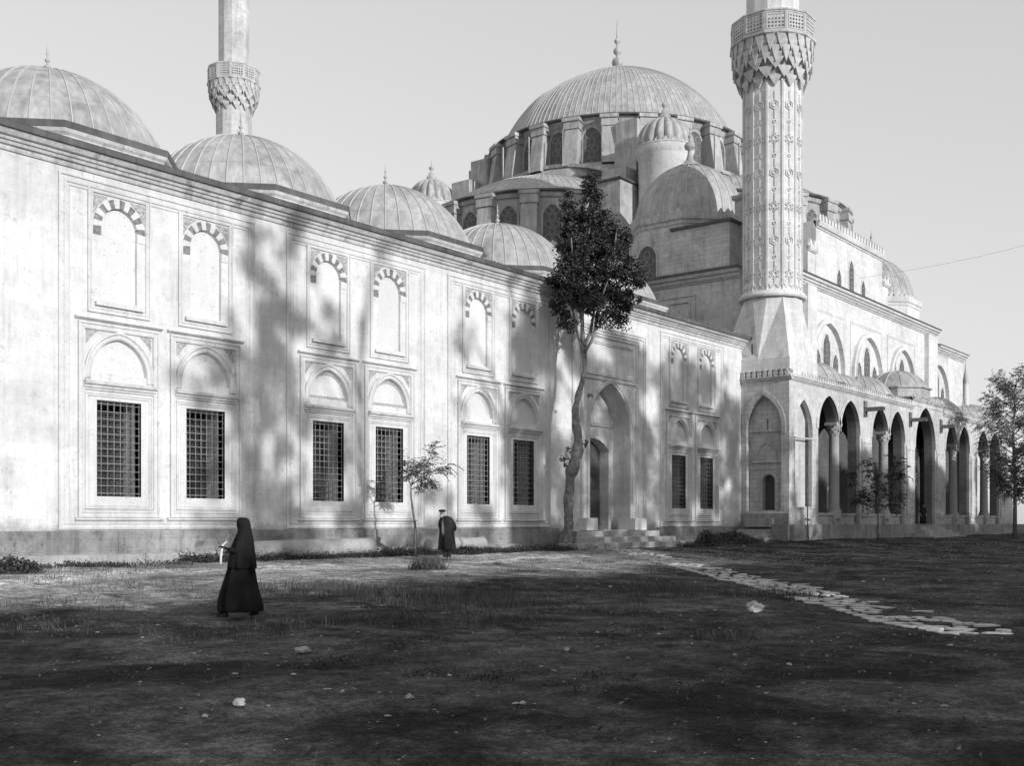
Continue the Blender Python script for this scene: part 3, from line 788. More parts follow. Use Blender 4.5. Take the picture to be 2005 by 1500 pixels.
# back wall, doors, vault and inner arches
FBk = FY(1.08)
m = MB(); slab(m, FBk, rect(56, x1, 1, 9.4), [segarch(60.1, .6, 1.03, 3.1, 3.5), segarch(GC, 1.1, 1.03, 4.2, 4.9), segarch(69.5, .6, 1.6, 3.3, 3.6)], .3)
m.box(56, x1, -2.1, 1.05, 9.0, 9.15)
for px in (65.5, 73.4, 79.7, 87.7, 95.7): 
    prismF(m, FX(px - .35), [(-1.05, 9), (-1.05, 6.6)] + [(-u, v) for u, v in reversed(arch(-.5, 1.54, 6.6, 6.6, 8.4, 8))][1:-1] + [(2.1, 6.6), (2.1, 9)], -.7, 0)
    m.box(px - .4, px + .4, .75, 1.06, 1.03, 6.6)
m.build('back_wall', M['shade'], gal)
m = MB(); m.box(59.3, 60.9, 1.4, 1.5, 1, 4); m.box(75.2, 77.8, 1.4, 1.5, 1, 5.2); m.box(68.7, 70.3, 1.4, 1.5, 1, 4); m.build('gallery_door', M['room'], gal)
# lead roof and small domes
m = MB(); m.add([(x0 + .1, -2.85, 9.02), (x1, -2.85, 9.02), (x1, 1.1, 9.35), (x0 + .1, 1.1, 9.35)], [(0, 1, 2, 3)]); m.box(73.96, 80.24, -2.03, 1.05, 9.0, 9.66); m.build('lead_roof', M['lead'], gal)
for i, (x, r, z, h) in enumerate(((61.6, 2.05, 9.25, 1.35), (65.5, 1.7, 9.2, 1.1), (69.3, 2.05, 9.25, 1.35), (72.4, 1.3, 9.2, .9), (76.1, 2.2, 10.35, 1.3), (84.0, 2.05, 9.25, 1.3), (91.6, 2.05, 9.25, 1.3))):
    d = dome(gal, (x, -.9, z), r, h, 12 if i == 4 else 20, .42 if i in (0, 2, 4, 6) else 0, seg=12 if i == 4 else 40, wd=.03, segs=8)
    if i == 4:
        dm = MB(); dm.lathe((x, -.9, 0), [(2.25, 9.6), (2.25, 10.22), (2.4, 10.27), (2.4, 10.37), (2.2, 10.4)], 8, phase=PI / 8, smooth=False); dm.build('drum', M['leado'], d)
# weathered wooden rain spouts
for i, (x, z) in enumerate(((65.3, 8.0), (73.35, 7.95), (79.75, 7.95))):
    m = MB(); m.box(x - .16, x + .16, -4.0 + .1 * i, -2.6, z - .13, z - .07); m.box(x - .16, x - .11, -4.0 + .1 * i, -2.6, z - .07, z + .10); m.box(x + .11, x + .16, -4.0 + .1 * i, -2.6, z - .07, z + .10)
    m.box(x - .2, x + .2, -2.9, -2.78, z - .45, z + .5)
    m.build('rain_spout', M['beam'], gal)
m = MB(); m.tube([(56.0, -3.18, 3.0), (56.04, -3.18, 1.2), (56.1, -3.2, .2)], .035, 6); m.tube([(55.75, -3.18, 1.32), (56.3, -3.18, 1.28)], .05, 6); m.build('drain_pipe', M['iron'], gal)

# ------------------------------------------------------------------ the mosque
mq = thing('mosque', 'great domed stone mosque with half domes, ribbed turrets and lead roofs behind the courtyard', 'building', (76, 22, 0))
CX, CY = 76.0, 22.0
def lattice(mb, F, cu, h, v0, va, w=-.10, r=.17):
    """plaster roundels of a window"""
    row = 0; v = v0 + r
    while v < va - r * .6:
        nn = max(1, int(2 * h / (2 * r))) - (row % 2)
        for k in range(max(nn, 1)):
            u = cu + (k - (max(nn, 1) - 1) / 2) * 2 * r
            if abs(u - cu) + r * .8 > h: continue
            p = [(u + r * .96 * math.cos(PI / 4 * j), v + r * .96 * math.sin(PI / 4 * j)) for j in range(8)]
            sweep(mb, F, p, [(0, 0), (0, .04), (.05, .04), (.05, 0)], True, w)
        v += r * 1.75; row += 1
def arch_window(F, cu, h, v0, vs, va, parent, stone_='old', r=.17, name='window', depth=.25, ring_w=.12, wt='ring'):
    m = MB(); sweep(m, F, arch(cu, h, v0, vs, va, 8), [(ring_w, 0), (ring_w, .04), (.02, .05), (0, .03), (0, -.0)])
    f = m.build(name, M[stone_], parent)
    m = MB(); prismF(m, F, arch(cu, h, v0, vs, va, 8), -.05, .006); m.build('pane', M['pane'], f)
    m = MB(); lattice(m, F, cu, h, v0, va, .006, r); m.v and m.build('roundel', M[wt], f)
    return f
# body
bd = MB()
X0, X1, Y0, Y1 = 56.55, 95.45, 1.12, 42.9
bd.box(X0, X1, Y0, Y1, -.5, 15.55)
bd.box(59.5, X1 - 4.9, Y0 + .003, 12, 15.5, 16.62)
body = bd.build('body', M['white'], mq)
bw = MB(); FW_ = FX(X0 - .02); bw.add([FW_.p(-1.0, 0), FW_.p(-42.8, 0), FW_.p(-42.8, 15.5), FW_.p(-1.0, 15.5)], [(0, 1, 2, 3)])
# blind arch in the wall above the courtyard
sweep(bw, FW_, rect(-13.2, -3.9, 8, 14.4), [(0, 0), (0, .10), (.06, .12), (.1, .05), (.3, .05), (.32, .1), (.4, .1), (.42, 0)], True)
sweep(bw, FW_, arch(-8.6, 3.9, 8, 10.2, 13.75, 14), [(0, 0), (0, .12), (.1, .14), (.14, .05), (.35, .05), (.38, .12), (.45, 0)])
sweep(bw, FW_, [(-42.8, 15.0), (-1.0, 15.0)], [(0, 0), (0, .06), (.1, .12), (.12, .2), (.3, .26), (.32, .4), (.5, .5), (.52, -.3)])
bw.build('court_side_wall', M['arcade'], mq)
m = MB(); sweep(m, FW_, [(-42.8, 15.52), (-1.0, 15.52)], [(0, -.2), (0, .56), (.14, .56), (.15, -.3)])
FS = FY(Y0)
sweep(m, FS, [(58.2, 16.66), (91.0, 16.66)], [(0, -.2), (0, .58), (.07, .58), (.3, -.6)])
sweep(m, FS, [(91.0, 15.52), (98.6, 15.52)], [(0, -.2), (0, .56), (.07, .56), (.3, -.6)])
m.build('lead_edge', M['leadd'], mq)
m = MB(); CQ = [(0, 0), (0, .06), (.08, .1), (.1, .18), (.2, .22), (.22, .32), (.34, .36), (.36, .48), (.5, .54), (.52, -.3)]
sweep(m, FS, [(58.2, 16.12), (90.9, 16.12)], CQ); sweep(m, FS, [(90.9, 15.0), (98.6, 15.0)], CQ)
for a, b, t_ in ((65.2, 66.6, 16.1), (88.4, 90.6, 16.1)): fbox(m, FS, a, b, 8, t_, 0, .35)
m.box(95.4, 98.5, Y0 + .01, 30, -.5, 15.1)
m.build('side_cornice', M['white'], mq)
# big pointed windows of the side wall, three lights each
for cu, top in ((68.9, 14.15), (76.0, 14.15), (83.1, 14.15), (91.35, 13.95)):
    m = MB(); sweep(m, FS, rect(cu - 3.0, cu + 3.0, 8.5, 14.95), [(a * .8, b * .6) for a, b in MOULD], True)
    m.build('panel_frame', M['white'], mq)
    m = MB(); A = arch(cu, 2.45, 8.6, 11.3, top, 12)
    sweep(m, FS, A, [(.34, 0), (.33, .22), (.06, .22), (.05, .3), (0, .3), (-.02, 0)])
    f = m.build('great_window', M['white'], mq)
    for q, (h, vs, va) in ((-1, (.46, 11.5, 12.3)), (0, (.58, 12.5, 13.5)), (1, (.46, 11.5, 12.3))):
        arch_window(FS, cu + q * 1.45, h, 8.9, vs, va, f, 'white', .2, 'light', ring_w=.16)
        wv = f.children[-1]
        del wv
# upper walls with three windows on each visible side, crest on top
def tier(FT, c, half, vtop, vbot, depth, mt, nm='upper_wall', wins=True, step=True):
    m = MB(); fbox(m, FT, c - half, c + half, vbot, vtop, -depth, 0)
    if step: 
        fbox(m, FT, c + half, c + half + 1.3, vbot, vtop - 1.9, -depth, -.01); fbox(m, FT, c - half - 1.3, c - half, vbot, vtop - 1.9, -depth, -.01)
    sweep(m, FT, [(c - half, vtop - .45), (c + half, vtop - .45)], [(0, 0), (0, .06), (.1, .1), (.12, .2), (.3, .26), (.44, .3), (.45, -.2)])
    if step:
        for q in (-1, 1): 
            a, b = sorted((c + q * half, c + q * (half + 1.3))); sweep(m, FT, [(a, vtop - 2.25), (b, vtop - 2.25)], [(0, 0), (0, .06), (.12, .16), (.3, .2), (.31, -.1)])
    o = m.build(nm, M[mt], mq)
    m = MB(); crest(m, Fr(FT.o + FT.w * .2, FT.u, FT.w), c - half, c + half, vtop, 0, .52, .55, .32, .2)
    fbox(m, FT, c - half, c + half, vtop, vtop + .18, -.3, .1)
    if step:
        for q in (-1, 1):
            a, b = sorted((c + q * half, c + q * (half + 1.3))); crest(m, Fr(FT.o + FT.w * .1, FT.u, FT.w), a, b, vtop - 1.9, 0, .45, .5, .3, .2); fbox(m, FT, a, b, vtop - 1.9, vtop - 1.72, -.3, .05)
    m.build('crest', M[mt], o)
    if wins:
        for q, (h, vs, va) in ((-1, (.38, vtop - 3.3, vtop - 2.6)), (0, (.45, vtop - 2.5, vtop - 1.55)), (1, (.38, vtop - 3.3, vtop - 2.6))):
            arch_window(FT, c + q * 2.25, h, vbot + .2, vs, va, o, 'white', .2, 'window')
    return o
tier(FY(2.2), 75.9, 6.15, 21.3, 15.5, 8, 'white')
FL = FX(58.6)
tier(FL, -22, 6.6, 19.3, 15.3, 8, 'arcade', wins=True)
# flank blocks that carry the corner domes
def octa(cx, cy, r, z0, z1, par, mt):
    m = MB(); rr = r / math.cos(PI / 8)
    m.lathe((cx, cy, 0), [(rr, z0), (rr, z1 - .7), (rr * 1.02, z1 - .6), (rr * 1.02, z1 - .45), (rr * 1.05, z1 - .35), (rr * 1.06, z1)], 8, phase=PI / 8, smooth=False)
    o = m.build('octagon', M[mt], par)
    for i in range(8):
        a = PI / 4 * i; dr = Vector((math.cos(a), math.sin(a), 0)); F = Fr(Vector((cx, cy, 0)) + dr * (r * 1.05), Vector((-dr.y, dr.x, 0)), dr); hw = rr * math.sin(PI / 8) * 1.03
        m = MB() if i == 0 else m
        crest(m, F, -hw, hw, z1, 0, .40, .32, .27, .18)
    m.lathe((cx, cy, 0), [(rr * 1.0, z1 - .01), (rr * 1.045, z1 + .01), (rr * 1.045, z1 + .09), (rr * .98, z1 + .11)], 8, phase=PI / 8, smooth=False)
    m.build('crest', M[mt], o)
    return o
DM = 'lead'
for k, (sx, sy) in enumerate(((-1, -1), (1, -1), (-1, 1), (1, 1))):
    cx, cy = CX + sx * 15.45, CY + sy * 15.45
    o = octa(cx, cy, 3.55, 14.5, 19.5, mq, 'old' if sx < 0 else 'white')
    d = dome(mq, (cx, cy, 19.45), 3.45, 3.95, 28, .0, wd=.03, name='corner_dome')
    f = MB(); f.lathe((cx, cy, 23.4), [(1.25, -.22), (.8, -.02), (.42, .2), (.25, .42), (.14, .75), (.10, 1.0), (.30, 1.12), (.36, 1.32), (.22, 1.5), (.07, 1.62), (.06, 1.8), (.13, 1.88), (.05, 2.0), (0, 2.6)], 14); f.build('finial', M['leado'], d)
    if k == 0:
        arch_window(FX(cx - 3.56), -cy - .9, .62, 15.75, 17.1, 17.85, o, 'old', .25, ring_w=.1)
        m = MB(); m.box(56.9, 59.5, 1.9, 5.6, 15.5, 18.45); b_ = m.build('side_block', M['old'], mq)
        m = MB(); m.box(56.75, 59.6, 1.75, 5.75, 18.45, 18.6); m.build('lead_edge', M['leadd'], b_)
        m = MB(); slab(m, FX(58.1), rect(-2.2, -.6, 15.5, 20.0), [arch(-1.5, .26, 17.75, 18.5, 18.9, 5)], .9); sweep(m, FX(58.1), [(-2.3, 19.9), (-.4, 19.9)], [(0, 0), (0, .1), (.1, .2), (.25, .25), (.26, -.1)])
        m.build('stair_head', M['old'], mq)
# central block with the four great arches
m = MB(); m.box(CX - 9.9, CX + 9.9, CY - 9.9, CY + 9.9, 15, 26.6); m.box(CX - 10.6, CX + 10.6, CY - 10.6, CY + 10.6, 15, 22.8)
m.lathe((CX, CY, 0), [(11.3, 26.3), (11.2, 27.0), (10.5, 27.5)], 48)
cb = m.build('central_block', M['leado'], mq)
m = MB()
for F in (FX(CX - 10.7), FY(CY - 10.7)):
    c = -CY if F.o.x else CX
    aa = arch(c, 8.6, 22.5, 23.2, 27.4, 16)[1:-1]
    sweep(m, F, aa, [(.0, -1.4), (0, .15), (.25, .15), (.26, -1.4)])
m.build('great_arch', M['leado'], cb)
# half domes
def half(cx, cy, ang, det=True, r=8.6, dz=0):
    a0, a1 = ang - PI / 2, ang + PI / 2
    m = MB(); m.lathe((cx, cy, 0), [(r - .5, 15.5), (r + (.1 if dz else .9), 18.2), (r + .1, 19.4), (r, 19.6), (r, 23.05 + dz), (r + .15, 23.15 + dz), (r + .2, 23.5 + dz), (r - .3, 23.55 + dz)], 30, a0, a1, smooth=False)
    o = m.build('half_drum', M['leado'], mq)
    prof = cap_profile(r, 3.3, 12)
    m = MB(); m.lathe((cx, cy, 23.4 + dz), prof, 48, a0, a1); d = m.build('half_dome', M['lead'], mq)
    m = MB(); seams(m, (cx, cy, 23.4 + dz), prof, 46, .03, .035, a0, a1, skip=2); m.build('lead_seam', M['seam'], d)
    m = MB(); m.lathe((cx, cy, 0), [(r + .3, 23.43 + dz), (r + .42, 23.47 + dz), (r + .42, 23.6 + dz), (r + .1, 23.67 + dz)], 60, a0, a1); m.build('lead_edge', M['leadd'], o)
    if not det: return
    nw = 9
    for i in range(nw):
        a = a0 + PI * (i + .5) / nw; dr = Vector((math.cos(a), math.sin(a), 0)); F = Fr(Vector((cx, cy, 0)) + dr * (r + .0), Vector((-dr.y, dr.x, 0)), dr)
        arch_window(F, 0, .62, 20.1 + dz, 21.8 + dz, 22.6 + dz, o, 'leado', .26, ring_w=.14)
    for i in range(nw + 1):
        a = a0 + PI * i / nw; dr = Vector((math.cos(a), math.sin(a), 0)); F = Fr(Vector((cx, cy, 0)) + dr * (r - .1), Vector((-dr.y, dr.x, 0)), dr)
        m = MB()
        hw = .55
        vs = [F.p(-hw, 19.5, .95), F.p(hw, 19.5, .95), F.p(-hw, 22.6, .62), F.p(hw, 22.6, .62), F.p(-hw, 19.5, -.2), F.p(hw, 19.5, -.2), F.p(-hw, 23.1, -.2), F.p(hw, 23.1, -.2)]
        m.add(vs, [(0, 1, 3, 2), (0, 2, 6, 4), (1, 5, 7, 3), (2, 3, 7, 6)])
        fbox(m, F, -hw - .08, hw + .08, 22.6, 23.2, -.1, .72); fbox(m, F, -hw - .14, hw + .14, 23.2, 23.45, -.1, .80)
        m.v = [(a_, b_, c_ + dz) for a_, b_, c_ in m.v]; m.build('buttress', M['leado'], o)
half(CX - 9.9, CY, PI, True); half(CX, CY - 9.9, -PI / 2, True, 8.7, .45)
half(CX + 9.9, CY, 0, False); half(CX, CY + 9.9, PI / 2, False)
# small cresting below the half drum and the sloping lead apron
m = MB()
for i in range(60):
    a = PI / 2 + PI * i / 60; c_ = Vector((CX - 9.9, CY, 0)); dr = Vector((math.cos(a), math.sin(a), 0))
    F = Fr(c_ + dr * 9.6, Vector((-dr.y, dr.x, 0)), dr); crest(m, F, -.25, .25, 18.3, 0, .5, .42, .34, .15)
m.lathe((CX - 9.9, CY, 0), [(9.4, 18.28), (9.62, 18.3), (9.62, 18.4), (9.4, 18.42)], 40, PI / 2, PI * 1.5)
m.build('crest', M['arcade'], mq)
m = MB(); m.box(61.9, 66.2, 12.6, 15.6, 20, 24.2); m.box(63.6, 66.4, 13.2, 15.2, 24.2, 25.6); m.build('shoulder', M['leado'], mq)
m = MB(); m.box(61.7, 66.3, 12.4, 15.8, 24.2, 24.32); m.build('lead_edge', M['leadd'], mq)
# main drum
zd0, zd1 = 27.2, 30.9; rd = 10.05
m = MB(); m.lathe((CX, CY, 0), [(rd + .8, 26.8), (rd + .3, 27.35), (rd, 27.4), (rd, 30.4), (rd + .1, 30.5), (rd + .3, 30.9), (rd - .4, 31.0)], 72, smooth=False)
drum = m.build('drum', M['leado'], mq)
for i in range(24):
    a = 2 * PI * (i + .5) / 24; dr = Vector((math.cos(a), math.sin(a), 0)); F = Fr(Vector((CX, CY, 0)) + dr * (rd + .01), Vector((-dr.y, dr.x, 0)), dr)
    arch_window(F, 0, .68, 27.45, 29.35, 30.2, drum, 'leado', .27, ring_w=.14)
    a = 2 * PI * i / 24; dr = Vector((math.cos(a), math.sin(a), 0)); F = Fr(Vector((CX, CY, 0)) + dr * (rd - .05), Vector((-dr.y, dr.x, 0)), dr)
    m = MB(); hw = .52
    vs = [F.p(-hw, 27.2, 1.25), F.p(hw, 27.2, 1.25), F.p(-hw, 30.0, .80), F.p(hw, 30.0, .80), F.p(-hw, 27.2, -.2), F.p(hw, 27.2, -.2), F.p(-hw, 30.6, -.2), F.p(hw, 30.6, -.2)]
    m.add(vs, [(0, 1, 3, 2), (0, 2, 6, 4), (1, 5, 7, 3), (2, 3, 7, 6)])
    fbox(m, F, -hw - .08, hw + .08, 30.0, 30.55, -.1, .88); fbox(m, F, -hw - .16, hw + .16, 30.55, 30.8, -.1, 1.0)
    sweep(m, F, [(-hw, 27.2), (-hw, 29.9)], [(0, 1.2), (.0, 1.3), (-.05, 1.3), (-.05, 1.2)])
    m.build('buttress', M['leado'], drum)
m = MB(); m.lathe((CX, CY, 0), [(rd + .4, 30.85), (rd + .62, 30.88), (rd + .62, 31.0), (rd, 31.1)], 72); m.build('lead_edge', M['leadd'], drum)
d = dome(mq, (CX, CY, 30.95), 9.75, 6.95, 132, 0, seg=132, wd=.03, segs=22, name='main_dome')
f = MB(); f.lathe((CX, CY, 37.85), [(1.0, -.12), (.35, .1), (.2, .5), (.16, .75), (.4, .95), (.47, 1.2), (.36, 1.45), (.14, 1.6), (.12, 1.8), (.3, 1.95), (.34, 2.15), (.2, 2.35), (.1, 2.5), (.1, 2.7), (.24, 2.85), (.26, 3.0), (.08, 3.2), (.07, 3.6), (.03, 4.6), (0, 4.7)], 16); f.build('finial', M['leado'], d)
# weight turrets with ribbed domes and stepped buttresses beside them
for k, (sx, sy) in enumerate(((-1, -1), (-1, 1), (1, -1), (1, 1))):
    cx, cy = CX + sx * 11, CY + sy * (11 if sy < 0 else 10.6)
    m = MB(); m.lathe((cx, cy, 0), [(1.78, 14), (1.78, 25.9), (1.9, 26.0), (1.95, 26.2), (2.02, 26.3), (2.02, 26.55)], 32)
    t_ = m.build('turret', M['white'], mq)
    m = MB()
    for i in range(22):
        a = 2 * PI * i / 22; dr = Vector((math.cos(a), math.sin(a), 0)); crest(m, Fr(Vector((cx, cy, 0)) + dr * 2.0, Vector((-dr.y, dr.x, 0)), dr), -.28, .28, 26.5, 0, .56, .4, .36, .15)
    m.lathe((cx, cy, 0), [(1.95, 26.45), (2.02, 26.5), (2.02, 26.62), (1.9, 26.66)], 32)
    m.build('crest', M['old'], t_)
    prof = [(1.9 * math.cos(b), 26.6 + 2.15 * math.sin(b)) for b in [PI / 2 * j / 12 for j in range(13)]]
    prof = [(1.78, 26.5), (1.93, 26.75)] + prof[2:]
    m = MB(); m.lathe((cx, cy, 0), prof, 144, rib=lambda a: .90 + .17 * abs(math.cos(a * 9)) ** .7); td = m.build('turret_dome', M['lead'], t_)
    m = MB(); m.lathe((cx, cy, 28.75), [(.42, -.15), (.40, .18), (.26, .24), (.2, .5), (.08, .62), (.08, .75), (.2, .85), (.18, 1.0), (.05, 1.1), (.02, 1.5), (0, 1.55)], 12); m.build('finial', M['leado'], td)
# stepped lead-clad buttress blocks at the corners of the drum
for sx, sy in ((-1, 1), (-1, -1), (1, -1), (1, 1)):
    m = MB()
    for q, (o_, top) in enumerate(((9.4, 28.1), (8.6, 30.0))):
        for wv in (0,):
            ax, ay = CX + sx * (o_ - 1.7), CY + sy * (o_ + .4 - q * .6)
            m.box(ax - .9, ax + .9, ay - 1.0, ay + 1.0, 22, top)
            ax, ay = CX + sx * (o_ + .4 - q * .6), CY + sy * (o_ - 1.7)
            m.box(ax - 1.0, ax + 1.0, ay - .9, ay + .9, 22, top)
    m.build('stepped_buttress', M['lead'], mq)

# small domed tomb and a slender chimney beyond the far end of the gallery
t = thing('domed_tomb', 'small domed stone tomb half hidden beyond the far end of the gallery', 'building', (109, 3.8, 0))
m = MB(); m.lathe((109, 3.8, 0), [(3.3, -.5), (3.3, 9.6), (3.5, 9.8), (3.5, 10.1)], 8, phase=PI / 8, smooth=False); m.build('wall', M['white'], t)
dome(t, (109, 3.8, 10.1), 3.2, 2.3, 16, .6, mat='leado', seg=32)
t = thing('chimney', 'slender stone chimney turret rising behind the far end of the mosque', 'chimney', (106.5, 3.2, 0))
m = MB(); m.lathe((106.5, 3.2, 0), [(.5, 0), (.45, 11.5), (.3, 12.2), (.24, 14.2)], 10); m.build('stack', M['white'], t)
m = MB(); m.lathe((106.5, 3.2, 0), [(.3, 14.2), (.28, 14.35), (.1, 15.2), (0, 16.4)], 10); m.build('cap', M['leado'], t)

# ------------------------------------------------------------------ yard: path, stones, weeds
def tri_leaf(mb, p, d, up, L, W):
    s = d.cross(up)
    if s.length < 1e-4: s = d.orthogonal()
    s.normalize()
    mb.v += [tuple(p), tuple(p + d * L * .5 + s * W), tuple(p + d * L), tuple(p + d * L * .5 - s * W)]
    o = len(mb.v) - 4; mb.f.append((o, o + 1, o + 2, o + 3)); mb.sm.append(False); mb.mi.append(0)
def rvec(rnd):
    while True:
        v = Vector((rnd.uniform(-1, 1), rnd.uniform(-1, 1), rnd.uniform(-1, 1)))
        if .01 < v.length < 1: return v.normalized()
PATH = [(38.9, -2.2), (37.2, -4.0), (34.6, -6.7), (32.2, -9.0), (28.6, -12.7), (25.6, -15.2), (23.1, -17.2), (20.2, -19.5), (18.9, -20.7), (17.7, -21.6), (16.9, -22.4), (16.2, -23.0)]
rnd = random.Random(11)
m = MB()
PV = [Vector(p) for p in PATH]; seg = [(PV[i + 1] - PV[i]).length for i in range(len(PV) - 1)]; tot = sum(seg)
def on_path(s):
    for i, L in enumerate(seg):
        if s <= L or i == len(seg) - 1:
            f = s / L; d = (PV[i + 1] - PV[i]).normalized(); return PV[i] + (PV[i + 1] - PV[i]) * f, d
        s -= L
s = 0.
while s < tot:
    c, d = on_path(s); nr = Vector((-d.y, d.x)); wide = .70 - .05 * (s / tot)
    st = rnd.uniform(.24, .44)
    k = -wide + rnd.uniform(0, .1)
    while k < wide * .9:
        wd = rnd.uniform(.2, .5)
        miss = .06 if s / tot < .6 else .08 + .14 * (s / tot - .6) / .4
        if rnd.random() > miss:
            q = c + d * (st * .5 + rnd.uniform(-.06, .06)) + nr * (k + wd / 2)
            n = rnd.choice((5, 6, 7)); poly = []
            for j in range(n):
                a = 2 * PI * (j + rnd.uniform(-.25, .25)) / n; rr = rnd.uniform(.78, 1.05)
                poly.append(q + d * math.cos(a) * st * .52 * rr + nr * math.sin(a) * wd * .5 * rr)
            z = gz(q.x, q.y) + rnd.uniform(.010, .026); tl = Vector((rnd.uniform(-.012, .012), rnd.uniform(-.012, .012)))
            o = [(p.x, p.y, z + (p - q).dot(tl) * 2) for p in poly] + [(p.x + (p.x - q.x) * .06, p.y + (p.y - q.y) * .06, z - .10) for p in poly]
            m.add(o, [tuple(range(n))] + [(i, n + i, n + (i + 1) % n, (i + 1) % n) for i in range(n)])
        k += wd + rnd.uniform(.01, .05)
    s += st + rnd.uniform(.0, .04)
tag(m.build('path', M['flag']), 'broken flagstone path running from the portal steps across the yard', kind='structure')

def rock_mesh(name, r, seed, sq=(1, .8, .6)):
    bm = bmesh.new(); bmesh.ops.create_icosphere(bm, subdivisions=3, radius=1)
    for v in bm.verts:
        n = noise.noise(v.co * 1.3 + Vector((seed * 3.1, 0, 0))) * .6 + noise.noise(v.co * 3.1 + Vector((0, seed, 0))) * .3 + noise.noise(v.co * 7 + Vector((0, seed, 4))) * .1
        v.co = Vector((v.co.x * sq[0], v.co.y * sq[1], v.co.z * sq[2])) * (1 + n) * r
        if v.co.z < -r * sq[2] * .45: v.co.z = -r * sq[2] * .45
    me = bpy.data.meshes.new(name); bm.to_mesh(me); bm.free()
    for p in me.polygons: p.use_smooth = (seed % 2 == 0)
    me.materials.append(M['rock']); return me
def put_rock(me, x, y, label, group=None, rz=0, sc=1, dz=.0):
    o = bpy.data.objects.new('stone', me); COL.objects.link(o); o.location = (x, y, gz(x, y) + dz); o.rotation_euler = (0, 0, rz); o.scale = (sc, sc, sc)
    tag(o, label, 'stone', group)
put_rock(rock_mesh('boulder', .17, 5, (1.0, .8, .72)), 17.51, -18.99, 'large white lump of stone on the dark ground left of the flagstone path', rz=.4, dz=.07)
put_rock(rock_mesh('stone', .07, 8, (1.25, .7, .7)), 8.71, -17.38, 'pale oblong stone lying in the shade to the right of the veiled person', rz=-.5, dz=.03)
put_rock(rock_mesh('stone', .05, 2, (1.1, .9, .8)), 5.77, -20.02, 'round grey stone lowest down at the left in the foreground', rz=.3, dz=.03)
put_rock(rock_mesh('stone', .035, 12, (1.1, .9, .8)), 6.86, -20.95, 'small rounded pale stone below the scattered pair in the middle foreground', rz=.3, dz=.02)
me = rock_mesh('stone', .06, 3, (1.8, .5, .35)); put_rock(me, 10.87, -19.73, 'thin bright sliver of stone catching light in the middle of the dark yard', rz=.5, dz=.03)
rocks = [(7.34, -21.81, 1), (9.8, -15.92, .8), (8.38, -17.12, .7), (10.42, -16.54, .7), (7.09, -18.23, .8), (7.32, -18.88, .8), (9.48, -13.27, .8), (8.56, -14.29, .8), (8.52, -13.23, .7), (8.6, -12.54, .7), (6.78, -20.19, .8), (6.26, -21.28, .8), (5.35, -20.13, .8), (6.14, -18.0, .7), (5.4, -19.74, .5), (13.28, -19.58, .8), (12.83, -18.85, .8), (11.42, -19.81, .7), (9.37, -20.47, .6), (12.61, -20.48, .7), (14.3, -23.23, 1.1), (11.35, -22.4, 1), (29.73, -16.81, 1.9), (29.92, -18.25, 1.7), (27.89, -16.94, 1.4), (14.41, -21.72, .7), (27.62, -9.02, 1.5), (21.72, -13.19, 1.4), (20.97, -12.76, 1.0), (19.69, -10.57, 1.4), (30.38, -2.6, 1.8), (37.17, -3.6, 1.9), (30.83, -2.37, 1.4), (48.26, -3.33, 1.6), (17.16, -18.39, 1), (7.31, -21.76, .9), (8.33, -20.09, .8), (8.24, -19.89, .6), (6.81, -19.95, .7), (9.27, -23.12, .6), (9.56, -24.62, .7), (9.54, -24.37, .6), (11.69, -21.57, .7), (10.81, -20.65, .6), (9.21, -20.76, .7)]
r0 = [rock_mesh('stone', .05, 20 + i, q) for i, q in enumerate(((1.2, .9, .6), (1, .7, .4), (1.7, .7, .35), (1.1, 1, .6), (1.4, .6, .5), (1.2, 1.1, .3)))]
for i, (x, y, sc) in enumerate(rocks):
    put_rock(r0[i % 6], x, y, 'small pale stone scattered on the bare earth of the yard', 'small pale stones scattered over the yard', rnd.uniform(0, 6), sc * .62, .008)
# gravel flecks
m = MB()
for i in range(9000):
    u = rnd.random()
    if u < .6: x, y = rnd.uniform(9, 42), rnd.uniform(-10.5, -2.5)
    elif u < .8: x, y = rnd.uniform(2, 24), rnd.uniform(-25, -10)
    else: x, y = rnd.uniform(25, 75), rnd.uniform(-20, -4)
    if noise.noise(Vector((x * .5, y * .5, 1))) < rnd.uniform(-.5, .25): continue
    dist = math.hypot(x, y + CAMD); r = rnd.uniform(.008, .028) * (.6 + dist / 40); z = gz(x, y) + .01; a = rnd.uniform(0, PI); k = rnd.uniform(.5, 1)
    ca, sa = math.cos(a) * r, math.sin(a) * r
    m.add([(x + ca, y + sa, z), (x - sa * k, y + ca * k, z + .004), (x - ca, y - sa, z), (x + sa * k, y - ca * k, z + .003), (x, y, z + r * .32)], [(0, 1, 4), (1, 2, 4), (2, 3, 4), (3, 0, 4)])
tag(m.build('gravel', M['rock']), 'pale gravel and chips strewn over the yard', kind='stuff')
